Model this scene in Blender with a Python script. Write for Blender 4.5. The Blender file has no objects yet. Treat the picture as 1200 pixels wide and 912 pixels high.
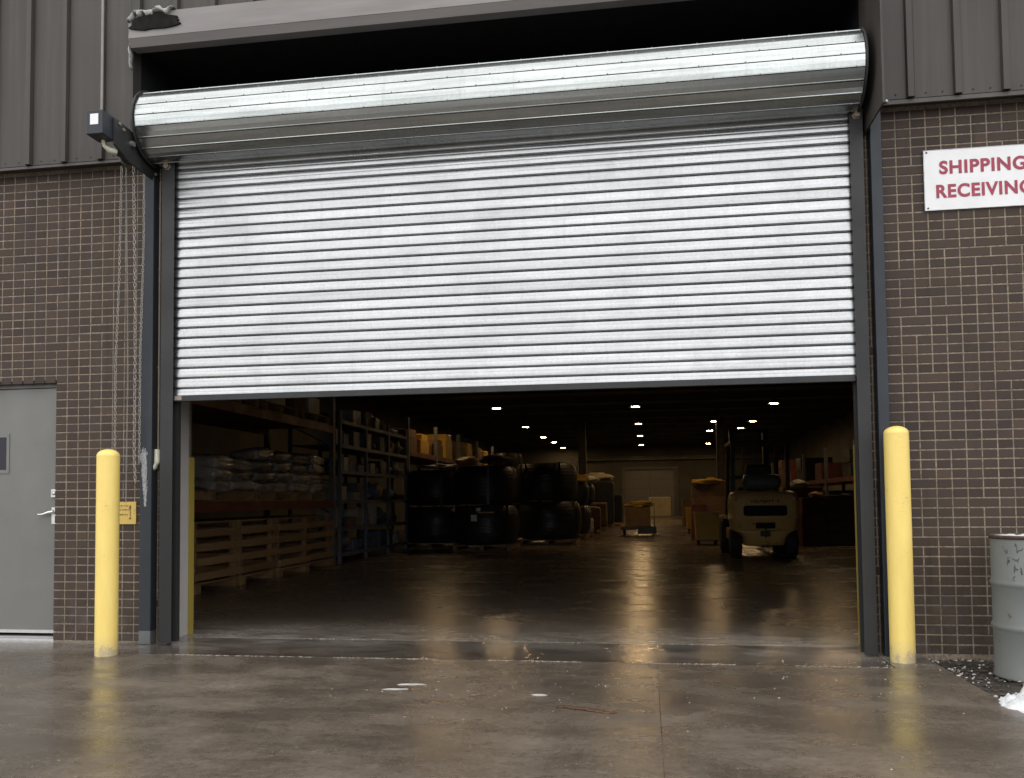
import bpy, bmesh, math, random
from mathutils import Vector, Matrix
random.seed(7)
S = bpy.context.scene
COL = S.collection

# ------------------------------------------------------------------ camera
R = [[0.9880982982305373, 0.15347228798969925, -0.01039277889320386],
     [-0.01729548010601397, 0.04371046176921814, -0.9988945199067939],
     [-0.15284835426598053, 0.9871857233323061, 0.04584460979278569]]
FPX = 1016.3
CAM = Vector((0.0, -6.45, 1.103))
cd = bpy.data.cameras.new('camera')
cd.sensor_width = 36.0
cd.lens = FPX / 1200 * 36
cd.shift_y = (540 - 456) / 1200
cd.clip_start = 0.05
cd.clip_end = 3000
cam = bpy.data.objects.new('camera', cd)
COL.objects.link(cam)
r_, u_, b_ = Vector(R[0]), -Vector(R[1]), -Vector(R[2])
cam.matrix_world = Matrix(((r_.x, u_.x, b_.x, CAM.x), (r_.y, u_.y, b_.y, CAM.y), (r_.z, u_.z, b_.z, CAM.z), (0, 0, 0, 1)))
S.camera = cam

# ------------------------------------------------------------------ world, sun, exposure
SUN_EL, SUN_ROT = math.radians(60), math.radians(172)
w = bpy.data.worlds.new('World')
S.world = w
w.use_nodes = True
wt = w.node_tree
wt.nodes.clear()
sky = wt.nodes.new('ShaderNodeTexSky')
sky.sky_type = 'NISHITA'
sky.sun_disc = False
sky.sun_elevation = SUN_EL
sky.sun_rotation = SUN_ROT
sky.air_density = 1.0
sky.dust_density = 2.0
hs = wt.nodes.new('ShaderNodeHueSaturation')
hs.inputs['Saturation'].default_value = 0.16
mixw = wt.nodes.new('ShaderNodeMix')
mixw.data_type = 'RGBA'
mixw.inputs[0].default_value = 0.8
mixw.inputs[7].default_value = (16.2, 16.3, 16.2, 1)      # an even cloud layer over the clear sky
bg = wt.nodes.new('ShaderNodeBackground')
bg.inputs['Strength'].default_value = 0.1
wo = wt.nodes.new('ShaderNodeOutputWorld')
wt.links.new(sky.outputs[0], hs.inputs['Color'])
wt.links.new(hs.outputs[0], mixw.inputs[6])
wt.links.new(mixw.outputs[2], bg.inputs['Color'])
wt.links.new(bg.outputs[0], wo.inputs['Surface'])
sl = bpy.data.lights.new('sun', 'SUN')
sl.energy = 0.5
sl.angle = math.radians(110)
sl.color = (1.0, 0.97, 0.93)
sun = bpy.data.objects.new('sun', sl)
COL.objects.link(sun)
sdir = Vector((math.sin(SUN_ROT) * math.cos(SUN_EL), math.cos(SUN_ROT) * math.cos(SUN_EL), math.sin(SUN_EL)))
sun.rotation_euler = sdir.to_track_quat('Z', 'Y').to_euler()
S.view_settings.view_transform = 'Standard'
S.view_settings.look = 'None'
S.view_settings.exposure = 0.4
S.view_settings.gamma = 1.0
S.render.engine = 'CYCLES'
S.cycles.use_denoising = True
S.cycles.max_bounces = 7
S.cycles.diffuse_bounces = 4
S.cycles.glossy_bounces = 4
S.cycles.sample_clamp_indirect = 4.0

# ------------------------------------------------------------------ materials
class NT:
    def __init__(s, name):
        s.m = bpy.data.materials.new(name)
        s.m.use_nodes = True
        s.t = s.m.node_tree
        s.b = s.t.nodes['Principled BSDF']
    def n(s, kind, **kw):
        o = s.t.nodes.new(kind)
        for k, v in kw.items():
            setattr(o, k, v)
        return o
    def l(s, a, b):
        s.t.links.new(a, b)
    def coord(s, which='Object'):
        return s.n('ShaderNodeTexCoord').outputs[which]
    def pos(s):
        return s.n('ShaderNodeNewGeometry').outputs['Position']
    def mapped(s, vec, scale):
        mp = s.n('ShaderNodeMapping')
        mp.inputs['Scale'].default_value = scale
        s.l(vec, mp.inputs['Vector'])
        return mp.outputs[0]
    def noise(s, vec, scale, detail=4, rough=0.55, dist=0.0):
        o = s.n('ShaderNodeTexNoise')
        o.inputs['Scale'].default_value = scale
        o.inputs['Detail'].default_value = detail
        o.inputs['Roughness'].default_value = rough
        o.inputs['Distortion'].default_value = dist
        s.l(vec, o.inputs['Vector'])
        return o.outputs['Fac']
    def ramp(s, fac, stops):
        o = s.n('ShaderNodeValToRGB')
        e = o.color_ramp.elements
        while len(e) < len(stops):
            e.new(0.5)
        for i, (p, c) in enumerate(stops):
            e[i].position = p
            e[i].color = (c, c, c, 1) if not isinstance(c, tuple) else (*c, 1)
        s.l(fac, o.inputs[0])
        return o.outputs[0]
    def mix(s, fac, a, b, blend='MIX'):
        o = s.n('ShaderNodeMix', data_type='RGBA', blend_type=blend)
        if isinstance(fac, (int, float)):
            o.inputs[0].default_value = fac
        else:
            s.l(fac, o.inputs[0])
        for v, i in ((a, 6), (b, 7)):
            if isinstance(v, tuple):
                o.inputs[i].default_value = (*v, 1)
            else:
                s.l(v, o.inputs[i])
        return o.outputs[2]
    def math(s, op, a, b=0.0):
        o = s.n('ShaderNodeMath', operation=op)
        for v, i in ((a, 0), (b, 1)):
            if isinstance(v, (int, float)):
                o.inputs[i].default_value = v
            else:
                s.l(v, o.inputs[i])
        return o.outputs[0]
    def bump(s, h, dist=0.002, strength=0.5, normal=None):
        o = s.n('ShaderNodeBump')
        o.inputs['Distance'].default_value = dist
        o.inputs['Strength'].default_value = strength
        s.l(h, o.inputs['Height'])
        if normal is not None:
            s.l(normal, o.inputs['Normal'])
        s.l(o.outputs[0], s.b.inputs['Normal'])
        return o.outputs[0]
    def set(s, color=None, rough=None, metal=None):
        for v, k in ((color, 'Base Color'), (rough, 'Roughness'), (metal, 'Metallic')):
            if v is None:
                continue
            if isinstance(v, tuple):
                s.b.inputs[k].default_value = (*v, 1)
            elif isinstance(v, (int, float)):
                s.b.inputs[k].default_value = v
            else:
                s.l(v, s.b.inputs[k])

def plain(name, c, rough=0.6, metal=0.0, var=0.25, scale=6.0, c2=None, bump=0.0, stretch=None, rnd=0.0):
    m = NT(name)
    v = m.coord()
    if stretch:
        v = m.mapped(v, stretch)
    f = m.noise(v, scale, 6, 0.6)
    f = m.ramp(f, [(0.3, 0.0), (0.7, 1.0)])
    d = c2 if c2 else tuple(x * (1 - var) for x in c)
    colr = m.mix(f, c, d)
    if rnd:
        oi = m.n('ShaderNodeObjectInfo').outputs['Random']
        k = m.ramp(oi, [(0.0, 1 - rnd), (1.0, 1 + rnd)])
        colr = m.mix(1.0, colr, k, 'MULTIPLY')
    m.set(colr, m.math('ADD', m.math('MULTIPLY', f, 0.18), rough - 0.09), metal)
    if max(c) < 0.045:
        m.b.inputs['Specular IOR Level'].default_value = 0.28
    if bump:
        m.bump(m.noise(v, scale * 6, 5, 0.6), bump, 0.6)
    return m.m

def brick_mat():
    m = NT('brick_material')
    oi = m.n('ShaderNodeObjectInfo').outputs['Random']
    p = m.pos()
    c = m.ramp(oi, [(0.0, (0.038, 0.027, 0.023)), (0.3, (0.055, 0.037, 0.031)), (0.55, (0.064, 0.045, 0.037)), (0.8, (0.046, 0.033, 0.030)), (1.0, (0.082, 0.055, 0.040))])
    big = m.noise(p, 0.9, 3)
    c = m.mix(m.ramp(big, [(0.35, 0.0), (0.7, 0.6)]), c, (0.070, 0.050, 0.034))
    fine = m.noise(p, 160, 4, 0.7)
    c = m.mix(m.ramp(fine, [(0.35, 0.0), (0.75, 0.35)]), c, (0.028, 0.022, 0.022))
    wash = m.noise(m.mapped(p, (2.5, 2.5, 0.5)), 2.2, 6, 0.65)
    c = m.mix(m.ramp(wash, [(0.55, 0.0), (0.8, 0.35)]), c, (0.085, 0.072, 0.062))
    sz = m.n('ShaderNodeSeparateXYZ')
    m.l(p, sz.inputs[0])
    low = m.ramp(sz.outputs[2], [(0.0, 1.0), (0.55, 0.0)])
    sp = m.ramp(m.noise(p, 7, 6, 0.75), [(0.45, 0.0), (0.65, 0.6)])
    c = m.mix(m.math('MULTIPLY', low, sp), c, (0.115, 0.10, 0.088))
    drip = m.ramp(m.noise(m.mapped(p, (9, 9, 0.5)), 1.3, 5, 0.7), [(0.56, 0.0), (0.72, 0.55)])
    c = m.mix(drip, c, (0.022, 0.016, 0.014))
    m.set(c, 0.62)
    m.b.inputs['Specular IOR Level'].default_value = 0.22
    m.bump(m.noise(m.mapped(p, (1, 1, 3)), 90, 4), 0.0015, 0.5)
    return m.m

def mortar_mat():
    m = NT('mortar_material')
    p = m.pos()
    f = m.noise(p, 5, 6, 0.7)
    g = m.noise(p, 45, 4, 0.7)
    c = m.mix(m.ramp(f, [(0.3, 0.0), (0.7, 1.0)]), (0.37, 0.295, 0.225), (0.21, 0.168, 0.128))
    c = m.mix(m.ramp(g, [(0.42, 0.0), (0.66, 0.7)]), c, (0.07, 0.055, 0.045))
    pt_ = m.noise(p, 1.6, 5, 0.7)
    c = m.mix(m.ramp(pt_, [(0.45, 0.0), (0.65, 0.5)]), c, (0.10, 0.08, 0.06))
    m.set(c, 0.9)
    return m.m

def galv_mat(name, rough, wob, col=(0.80, 0.82, 0.83), streaks=1.0):
    m = NT(name)
    p = m.pos()
    vor = m.n('ShaderNodeTexVoronoi')
    vor.inputs['Scale'].default_value = 70
    m.l(p, vor.inputs['Vector'])
    c = m.mix(m.ramp(vor.outputs['Color'], [(0.0, 0.0), (1.0, 1.0)]), col, tuple(x * 0.86 for x in col))
    oi = m.n('ShaderNodeObjectInfo').outputs['Random']
    c = m.mix(1.0, c, m.ramp(oi, [(0.0, 0.90), (1.0, 1.06)]), 'MULTIPLY')
    long_ = m.noise(m.mapped(p, (0.9, 1, 22)), 1.6, 6, 0.65)
    c = m.mix(m.ramp(long_, [(0.42, 0.0), (0.78, 0.5 * streaks)]), c, tuple(x * 0.6 for x in col))
    run = m.noise(m.mapped(p, (14, 1, 0.8)), 1.4, 6, 0.7)
    c = m.mix(m.ramp(run, [(0.52, 0.0), (0.82, 0.35 * streaks)]), c, tuple(x * 0.62 for x in col))
    grime = m.noise(p, 1.3, 7, 0.7, 0.4)
    c = m.mix(m.ramp(grime, [(0.5, 0.0), (0.75, 0.30)]), c, (col[0] * 0.55, col[1] * 0.54, col[2] * 0.50))
    spots = m.noise(m.mapped(p, (1, 1, 2)), 38, 3, 0.6)
    c = m.mix(m.ramp(spots, [(0.66, 0.0), (0.72, 0.45)]), c, tuple(x * 0.45 for x in col))
    m.set(c, m.ramp(grime, [(0.3, rough * 0.75), (0.75, rough * 1.35)]), 0.96)
    n1 = m.n('ShaderNodeBump')
    n1.inputs['Distance'].default_value = wob
    n1.inputs['Strength'].default_value = 1.0
    m.l(m.noise(m.mapped(p, (1, 1, 2.5)), 2.6, 2, 0.4), n1.inputs['Height'])
    m.l(n1.outputs[0], m.b.inputs['Normal'])
    return m.m

def concrete_mat(name, base, dark, wet=True, dusty_daylit=False, gloss=1.0):
    m = NT(name)
    p = m.pos()
    big = m.noise(p, 0.55, 5, 0.6, 0.6)
    med = m.noise(m.mapped(p, (0.7, 1.6, 1)), 2.3, 7, 0.68, 0.5)
    fin = m.noise(p, 75, 6, 0.8)
    pit = m.noise(p, 24, 6, 0.8)
    c = m.mix(m.ramp(big, [(0.35, 0.0), (0.65, 1.0)]), base, dark)
    c = m.mix(m.ramp(med, [(0.42, 0.0), (0.72, 0.75 if wet else 0.35)]), c, tuple(x * 0.55 for x in dark))
    c = m.mix(m.ramp(pit, [(0.40, 0.55), (0.52, 0.0)]), c, tuple(x * 0.6 for x in dark))
    c = m.mix(m.ramp(fin, [(0.48, 0.0), (0.75, 0.5)]), c, tuple(x * 1.8 for x in base))
    # brushed/tyre streaks
    st = m.noise(m.mapped(p, (3.2, 0.5, 1)), 1.7, 6, 0.7, 0.3)
    c = m.mix(m.ramp(st, [(0.55, 0.0), (0.8, 0.4)]), c, tuple(x * 1.45 for x in base))
    sx = m.n('ShaderNodeSeparateXYZ')
    m.l(p, sx.inputs[0])
    if dusty_daylit:
        # dried road salt along the door line, with daylight paling just inside painted in
        d = m.math('SUBTRACT', sx.outputs[1], 0.45)
        d = m.math('ABSOLUTE', d)
        band = m.ramp(d, [(0.0, 1.0), (0.35, 0.75), (1.0, 0.0)])
        sn = m.ramp(m.noise(m.mapped(p, (1.0, 2.2, 1)), 2.0, 8, 0.75, 0.8), [(0.38, 0.15), (0.60, 1.0)])
        edge = m.ramp(m.math('MULTIPLY', m.math('ABSOLUTE', m.math('ADD', sx.outputs[0], 1.1)), 0.4), [(0.3, 0.45), (1.0, 1.0)])
        k = m.math('MULTIPLY', m.math('MULTIPLY', band, sn), edge)
        c = m.mix(m.math('MULTIPLY', k, 0.95), c, (0.40, 0.37, 0.33))
    # little salt crystals
    v = m.n('ShaderNodeTexVoronoi')
    v.inputs['Scale'].default_value = 26
    m.l(p, v.inputs['Vector'])
    dots = m.ramp(v.outputs['Distance'], [(0.10, 1.0), (0.16, 0.0)])
    where = m.ramp(m.noise(p, 2.1, 4, 0.7), [(0.56, 0.0), (0.66, 1.0)])
    c = m.mix(m.math('MULTIPLY', m.math('MULTIPLY', dots, where), 0.7), c, (0.5, 0.48, 0.44))
    rn = m.noise(m.mapped(p, (0.8, 1.3, 1)), 1.3, 8, 0.72, 0.15)
    wetm = m.ramp(rn, [(0.36, 1.0), (0.60, 0.0)])          # standing damp: darker and smoother together
    c = m.mix(m.math('MULTIPLY', wetm, 0.5 if wet else 0.15), c, tuple(x * 0.45 for x in dark))
    dryp = m.ramp(m.noise(m.mapped(p, (0.8, 1.5, 1)), 3.1, 8, 0.75, 0.3), [(0.60, 0.0), (0.72, 0.4)])
    c = m.mix(dryp, c, (0.24, 0.21, 0.175))
    if wet:
        rr = m.ramp(rn, [(0.38, 0.15 * gloss), (0.50, 0.26 * gloss), (0.66, 0.48 * gloss)])
    else:
        rr = m.ramp(rn, [(0.3, 0.15), (0.7, 0.34)])
    m.set(c, rr)
    m.b.inputs['Specular IOR Level'].default_value = 0.5
    m.bump(m.math('ADD', m.noise(p, 32, 6, 0.7), m.math('MULTIPLY', m.noise(p, 5, 3), 1.2)), 0.0030 if wet else 0.0022, 0.5)
    return m.m

def painted(name, c, rough=0.4, worn=None, amt=0.62, sc=9, bump=0.0006):
    m = NT(name)
    v = m.coord()
    f = m.noise(v, 3.5, 5, 0.6)
    colr = m.mix(m.ramp(f, [(0.35, 0.0), (0.7, 0.5)]), c, tuple(x * 0.8 for x in c))
    if worn:
        g = m.noise(v, sc, 8, 0.75)
        colr = m.mix(m.ramp(g, [(amt, 0.0), (amt + 0.04, 1.0)]), colr, worn)
    m.set(colr, m.ramp(f, [(0.3, rough * 0.8), (0.7, rough * 1.3)]))
    if max(c) < 0.07:
        m.b.inputs['Specular IOR Level'].default_value = 0.28
    m.bump(m.noise(v, 30, 4), bump, 0.5)
    return m.m

def glow(name, c, k):
    m = NT(name)
    m.set((0.02, 0.02, 0.02), 0.5)
    m.b.inputs['Emission Color'].default_value = (*c, 1)
    m.b.inputs['Emission Strength'].default_value = k
    return m.m

def bollard_mat():
    m = NT('bollard_yellow')
    v = m.coord()
    sx = m.n('ShaderNodeSeparateXYZ')
    m.l(v, sx.inputs[0])
    f = m.noise(m.mapped(v, (6, 6, 1.2)), 2.5, 6, 0.7)
    c = m.mix(m.ramp(f, [(0.4, 0.0), (0.75, 0.6)]), (0.86, 0.65, 0.19), (0.74, 0.54, 0.15))
    g = m.noise(v, 14, 8, 0.75)
    low = m.ramp(sx.outputs[2], [(0.02, 1.0), (0.16, 0.0)])
    k = m.ramp(m.math('ADD', g, m.math('MULTIPLY', low, 0.22)), [(0.66, 0.0), (0.74, 0.85)])
    c = m.mix(k, c, (0.40, 0.33, 0.22))
    scr = m.noise(m.mapped(v, (18, 18, 90)), 1.0, 5, 0.75)
    wh = m.ramp(m.noise(m.mapped(v, (3, 3, 2)), 1.6, 3), [(0.52, 0.0), (0.64, 1.0)])
    c = m.mix(m.math('MULTIPLY', m.ramp(scr, [(0.58, 0.0), (0.66, 0.6)]), wh), c, (0.28, 0.20, 0.09))
    c = m.mix(m.math('MULTIPLY', low, 0.45), c, (0.42, 0.35, 0.24))
    m.set(c, 0.42)
    m.bump(m.noise(v, 25, 5), 0.001, 0.5)
    return m.m

def siding_mat():
    m = NT('siding_brown')
    p = m.pos()
    st = m.noise(m.mapped(p, (9, 9, 0.35)), 2.0, 6, 0.65)
    big = m.noise(p, 0.8, 3)
    c = m.mix(m.ramp(big, [(0.35, 0.0), (0.65, 1.0)]), (0.064, 0.056, 0.052), (0.048, 0.042, 0.039))
    c = m.mix(m.ramp(st, [(0.48, 0.0), (0.75, 0.6)]), c, (0.092, 0.082, 0.076))
    m.set(c, 0.5)
    m.b.inputs['Specular IOR Level'].default_value = 0.3
    m.bump(m.noise(m.mapped(p, (1, 1, 0.4)), 5, 3), 0.004, 0.5)
    return m.m

M = dict(
    brick=brick_mat(), mortar=mortar_mat(), siding=siding_mat(),
    galv=galv_mat('galvanised_curtain', 0.30, 0.0035, (0.46, 0.467, 0.482)),
    galv_roll=galv_mat('galvanised_roll', 0.24, 0.003, (0.50, 0.528, 0.525), 1.9),
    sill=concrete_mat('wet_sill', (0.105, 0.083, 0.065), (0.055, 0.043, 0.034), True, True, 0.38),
    apron=concrete_mat('wet_concrete', (0.172, 0.141, 0.112), (0.095, 0.076, 0.059), True, True),
    floor=concrete_mat('warehouse_concrete', (0.175, 0.138, 0.105), (0.105, 0.082, 0.062), False, True),
    asphalt=plain('asphalt', (0.05, 0.05, 0.05), 0.7, var=0.4, scale=3, bump=0.004),
    soil=plain('wet_soil', (0.055, 0.043, 0.034), 0.75, var=0.6, scale=14, bump=0.02),
    fascia=plain('fascia_grey', (0.215, 0.198, 0.195), 0.5, var=0.25, scale=3, stretch=(0.4, 1, 4)),
    dark=plain('dark_steel', (0.024, 0.025, 0.027), 0.42, var=0.4, scale=7, c2=(0.042, 0.041, 0.041)),
    post=painted('post_bluegrey', (0.030, 0.035, 0.043), 0.42, (0.07, 0.06, 0.05), 0.68),
    guide=painted('guide_charcoal', (0.029, 0.029, 0.030), 0.45, (0.07, 0.055, 0.045), 0.70),
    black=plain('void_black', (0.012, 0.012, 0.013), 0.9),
    galvdull=plain('dull_zinc', (0.42, 0.43, 0.44), 0.4, 0.8, 0.3, 20),
    yellow=bollard_mat(),
    reveal=painted('reveal_grey', (0.42, 0.40, 0.39), 0.6, (0.24, 0.22, 0.2), 0.66, 5),
    stripe=painted('guard_yellow', (0.33, 0.25, 0.05), 0.5, (0.2, 0.16, 0.08), 0.62, 8),
    doorg=painted('door_grey', (0.150, 0.149, 0.142), 0.42, None),
    frameg=painted('frame_grey', (0.11, 0.105, 0.10), 0.5, None),
    alu=plain('aluminium', (0.62, 0.62, 0.62), 0.35, 0.85, 0.2, 15),
    chrome=plain('satin_steel', (0.75, 0.75, 0.73), 0.22, 1.0, 0.1, 20),
    glass=plain('dark_glass', (0.012, 0.010, 0.022), 0.08, 0.0, 0.1, 3),
    white=painted('sign_white', (0.80, 0.80, 0.82), 0.4, None, bump=0.0002),
    red=plain('sign_red', (0.36, 0.035, 0.075), 0.5, var=0.25, scale=40),
    snow=plain('snow', (0.74, 0.75, 0.77), 0.6, var=0.22, scale=16, bump=0.012),
    slush=plain('old_snow', (0.50, 0.50, 0.49), 0.6, var=0.5, scale=22, bump=0.02),
    ice=plain('salt_ice', (0.46, 0.44, 0.41), 0.5, var=0.25, scale=30),
    drum=painted('drum_grey', (0.165, 0.174, 0.167), 0.46, (0.10, 0.085, 0.07), 0.62, 11),
    rust=plain('rusty_rim', (0.085, 0.050, 0.036), 0.75, var=0.5, scale=25),
    marker=plain('black_marker', (0.085, 0.09, 0.088), 0.7, var=0.3, scale=60),
    wood=plain('pallet_wood', (0.30, 0.175, 0.08), 0.75, var=0.35, scale=4, stretch=(1, 6, 6), bump=0.003, rnd=0.25),
    woodx=plain('old_wood', (0.24, 0.16, 0.09), 0.8, var=0.35, scale=4, rnd=0.3),
    rackred=painted('rack_red', (0.13, 0.022, 0.012), 0.5, (0.08, 0.04, 0.03), 0.66),
    rackblue=painted('rack_blue', (0.11, 0.125, 0.17), 0.5, (0.2, 0.15, 0.1), 0.66),
    rackgrey=plain('rack_grey', (0.13, 0.135, 0.14), 0.5, var=0.3, scale=8),
    sack=plain('sack_white', (0.36, 0.32, 0.285), 0.28, var=0.6, scale=6, bump=0.012, rnd=0.5),
    plastic=plain('coil_black', (0.024, 0.026, 0.030), 0.45, var=0.3, scale=5),
    paper=plain('paper_label', (0.78, 0.74, 0.66), 0.7, var=0.1, scale=20),
    tape=plain('orange_tape', (0.55, 0.30, 0.12), 0.6, var=0.2, scale=20),
    cream=painted('truck_cream', (0.56, 0.36, 0.13), 0.38, (0.20, 0.13, 0.07), 0.60, 11),
    rubber=plain('tyre_rubber', (0.022, 0.021, 0.021), 0.75, var=0.3, scale=12),
    vinyl=plain('black_vinyl', (0.02, 0.02, 0.022), 0.4),
    binyel=painted('bin_yellow', (0.48, 0.29, 0.03), 0.5, (0.3, 0.2, 0.08), 0.64, 7),
    card=plain('cardboard', (0.17, 0.105, 0.055), 0.8, var=0.3, scale=5, rnd=0.3),
    maroon=plain('maroon_goods', (0.13, 0.035, 0.028), 0.6, var=0.4, scale=6, rnd=0.3),
    bluegoods=plain('blue_goods', (0.10, 0.14, 0.24), 0.5, var=0.4, scale=6, rnd=0.4),
    palegoods=plain('pale_goods', (0.45, 0.44, 0.40), 0.5, var=0.4, scale=6, rnd=0.4),
    wallin=plain('inner_wall', (0.075, 0.070, 0.060), 0.8, var=0.3, scale=0.8),
    ceil=plain('roof_deck_dark', (0.10, 0.10, 0.10), 0.8, var=0.3, scale=1),
    steelin=plain('roof_steel', (0.12, 0.11, 0.10), 0.7, var=0.3, scale=2),
    cab=painted('cabinet_cream', (0.62, 0.55, 0.34), 0.5, None),
    lampshade=plain('lamp_housing', (0.25, 0.25, 0.24), 0.4, 0.6),
    lamp=glow('lamp_glow', (1.0, 0.65, 0.31), 120.0),
    conduit=plain('conduit_tan', (0.30, 0.24, 0.19), 0.6, var=0.3, scale=10),
    conduitg=plain('conduit_grey', (0.24, 0.22, 0.215), 0.5, 0.0, 0.2, 10),
    fitting=plain('cream_fitting', (0.66, 0.64, 0.52), 0.45, var=0.2, scale=20),
    noticeyel=painted('notice_yellow', (0.62, 0.43, 0.10), 0.5, (0.45, 0.32, 0.12), 0.58, 14),
    chain=plain('chain_zinc', (0.40, 0.38, 0.35), 0.45, 0.6, 0.3, 60),
    scuff=plain('scuffed_paint', (0.40, 0.41, 0.42), 0.7, var=0.6, scale=45),
    leaf=plain('dead_leaf', (0.12, 0.055, 0.025), 0.6, var=0.4, scale=40),
    stone=plain('gravel_stone', (0.095, 0.078, 0.062), 0.8, var=0.5, scale=20),
    ragged=plain('torn_edge_dark', (0.010, 0.008, 0.007), 0.9, var=0.5, scale=20),
)

# ------------------------------------------------------------------ geometry builder
class G:
    def __init__(s):
        s.v, s.f, s.sm = [], [], []
    def add(s, vs, fs, smooth=False):
        o = len(s.v)
        s.v += [tuple(v) for v in vs]
        s.f += [tuple(i + o for i in f) for f in fs]
        s.sm += [smooth] * len(fs)
        return s
    def box(s, x0, x1, y0, y1, z0, z1, bev=0.0):
        if x0 > x1: x0, x1 = x1, x0
        if y0 > y1: y0, y1 = y1, y0
        if z0 > z1: z0, z1 = z1, z0
        if bev <= 0:
            vs = [(x, y, z) for z in (z0, z1) for y in (y0, y1) for x in (x0, x1)]
            fs = [(0, 2, 3, 1), (4, 5, 7, 6), (0, 1, 5, 4), (2, 6, 7, 3), (0, 4, 6, 2), (1, 3, 7, 5)]
            return s.add(vs, fs)
        bm = bmesh.new()
        bmesh.ops.create_cube(bm, size=1)
        for v in bm.verts:
            v.co = Vector(((x0 + x1) / 2 + v.co.x * (x1 - x0), (y0 + y1) / 2 + v.co.y * (y1 - y0), (z0 + z1) / 2 + v.co.z * (z1 - z0)))
        bmesh.ops.bevel(bm, geom=bm.edges[:], offset=bev, segments=2, affect='EDGES', profile=0.5)
        return s.bm(bm)
    def bm(s, bm, smooth=False):
        bm.verts.index_update()
        s.add([v.co[:] for v in bm.verts], [[v.index for v in f.verts] for f in bm.faces], smooth)
        bm.free()
        return s
    def tube(s, pts, r, n=10, caps=True, smooth=True):
        pts = [Vector(p) for p in pts]
        rs = r if isinstance(r, (list, tuple)) else [r] * len(pts)
        vs, fs = [], []
        for i, p in enumerate(pts):
            d = (pts[min(i + 1, len(pts) - 1)] - pts[max(i - 1, 0)]).normalized()
            a = d.orthogonal().normalized() if abs(d.z) < 0.99 else Vector((1, 0, 0))
            if abs(d.z) < 0.99:
                a = Vector((0, 0, 1)).cross(d).normalized()
            b = d.cross(a).normalized()
            for k in range(n):
                t = 2 * math.pi * k / n
                vs.append(p + (a * math.cos(t) + b * math.sin(t)) * rs[i])
        for i in range(len(pts) - 1):
            for k in range(n):
                k2 = (k + 1) % n
                fs.append((i * n + k, i * n + k2, (i + 1) * n + k2, (i + 1) * n + k))
        s.add(vs, fs, smooth)
        if caps:
            s.add(vs[:n], [tuple(range(n))[::-1]])
            s.add(vs[-n:], [tuple(range(n))])
        return s
    def lathe(s, prof, c=(0, 0, 0), n=32, axis='z', smooth=True):
        vs, fs = [], []
        for (r, h) in prof:
            for k in range(n):
                t = 2 * math.pi * k / n
                a, b = r * math.cos(t), r * math.sin(t)
                p = {'z': (a, b, h), 'x': (h, a, b), 'y': (a, h, b)}[axis]
                vs.append((p[0] + c[0], p[1] + c[1], p[2] + c[2]))
        for i in range(len(prof) - 1):
            for k in range(n):
                k2 = (k + 1) % n
                fs.append((i * n + k, i * n + k2, (i + 1) * n + k2, (i + 1) * n + k))
        s.add(vs, fs, smooth)
        s.add(vs[:n], [tuple(range(n))[::-1]])
        return s.add(vs[-n:], [tuple(range(n))])
    def prism(s, prof, axis, a0, a1, smooth=False):
        # prof: closed outline of (u, v); axis x: (y, z); axis y: (x, z); axis z: (x, y)
        n = len(prof)
        vs = []
        for a in (a0, a1):
            for u, v in prof:
                vs.append({'x': (a, u, v), 'y': (u, a, v), 'z': (u, v, a)}[axis])
        fs = [(k, n + k, n + (k + 1) % n, (k + 1) % n) for k in range(n)]
        caps = [tuple(range(n)), tuple(range(n, 2 * n))[::-1]]
        if smooth:
            s.add(vs, fs, True)
            return s.add(vs, caps)
        return s.add(vs, fs + caps)
    def blob(s, c, r, sub=2, amp=0.2, seed=0, flat=None):
        bm = bmesh.new()
        bmesh.ops.create_icosphere(bm, subdivisions=sub, radius=1)
        rg = random.Random(seed)
        from mathutils import noise as mn
        off = Vector((rg.random() * 50, rg.random() * 50, rg.random() * 50))
        for v in bm.verts:
            k = 1 + amp * mn.noise(v.co * 1.7 + off) * 2 + amp * 0.5 * mn.noise(v.co * 4.3 + off) * 2
            v.co = Vector((c[0] + v.co.x * r[0] * k, c[1] + v.co.y * r[1] * k, c[2] + v.co.z * r[2] * k))
            if flat is not None and v.co.z < flat:
                v.co.z = flat
        return s.bm(bm, True)

def origin(o):
    p = Vector((0, 0, 0))
    while o is not None:
        p = p + o.location
        o = o.parent
    return p

def mesh_of(name, g, mat, off=Vector((0, 0, 0)), fix=True):
    me = bpy.data.meshes.new(name)
    me.from_pydata([(v[0] - off.x, v[1] - off.y, v[2] - off.z) for v in g.v], [], g.f)
    if fix:
        bm = bmesh.new(); bm.from_mesh(me)
        bmesh.ops.recalc_face_normals(bm, faces=bm.faces[:])
        bm.to_mesh(me); bm.free()
    if any(g.sm):
        me.polygons.foreach_set('use_smooth', g.sm)
    me.materials.append(M[mat] if isinstance(mat, str) else mat)
    me.update()
    return me

def part(name, g, mat, parent=None, local=False, label=None):
    """one mesh object; geometry given in world coordinates unless local"""
    off = Vector((0, 0, 0)) if (local or parent is None) else origin(parent)
    o = bpy.data.objects.new(name, mesh_of(name, g, mat, off))
    COL.objects.link(o)
    if parent is not None:
        o.parent = parent
    if label:
        o['label'] = label
    return o

def tag(o, label=None, cat=None, group=None, kind=None):
    if label: o['label'] = label
    if cat: o['category'] = cat
    if group: o['group'] = group
    if kind: o['kind'] = kind
    return o

def thing(name, label, cat, loc=(0, 0, 0), rz=0.0, group=None):
    o = bpy.data.objects.new(name, None)
    o.empty_display_size = 0.1
    COL.objects.link(o)
    o.location = loc
    o.rotation_euler = (0, 0, rz)
    return tag(o, label, cat, group)

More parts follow.
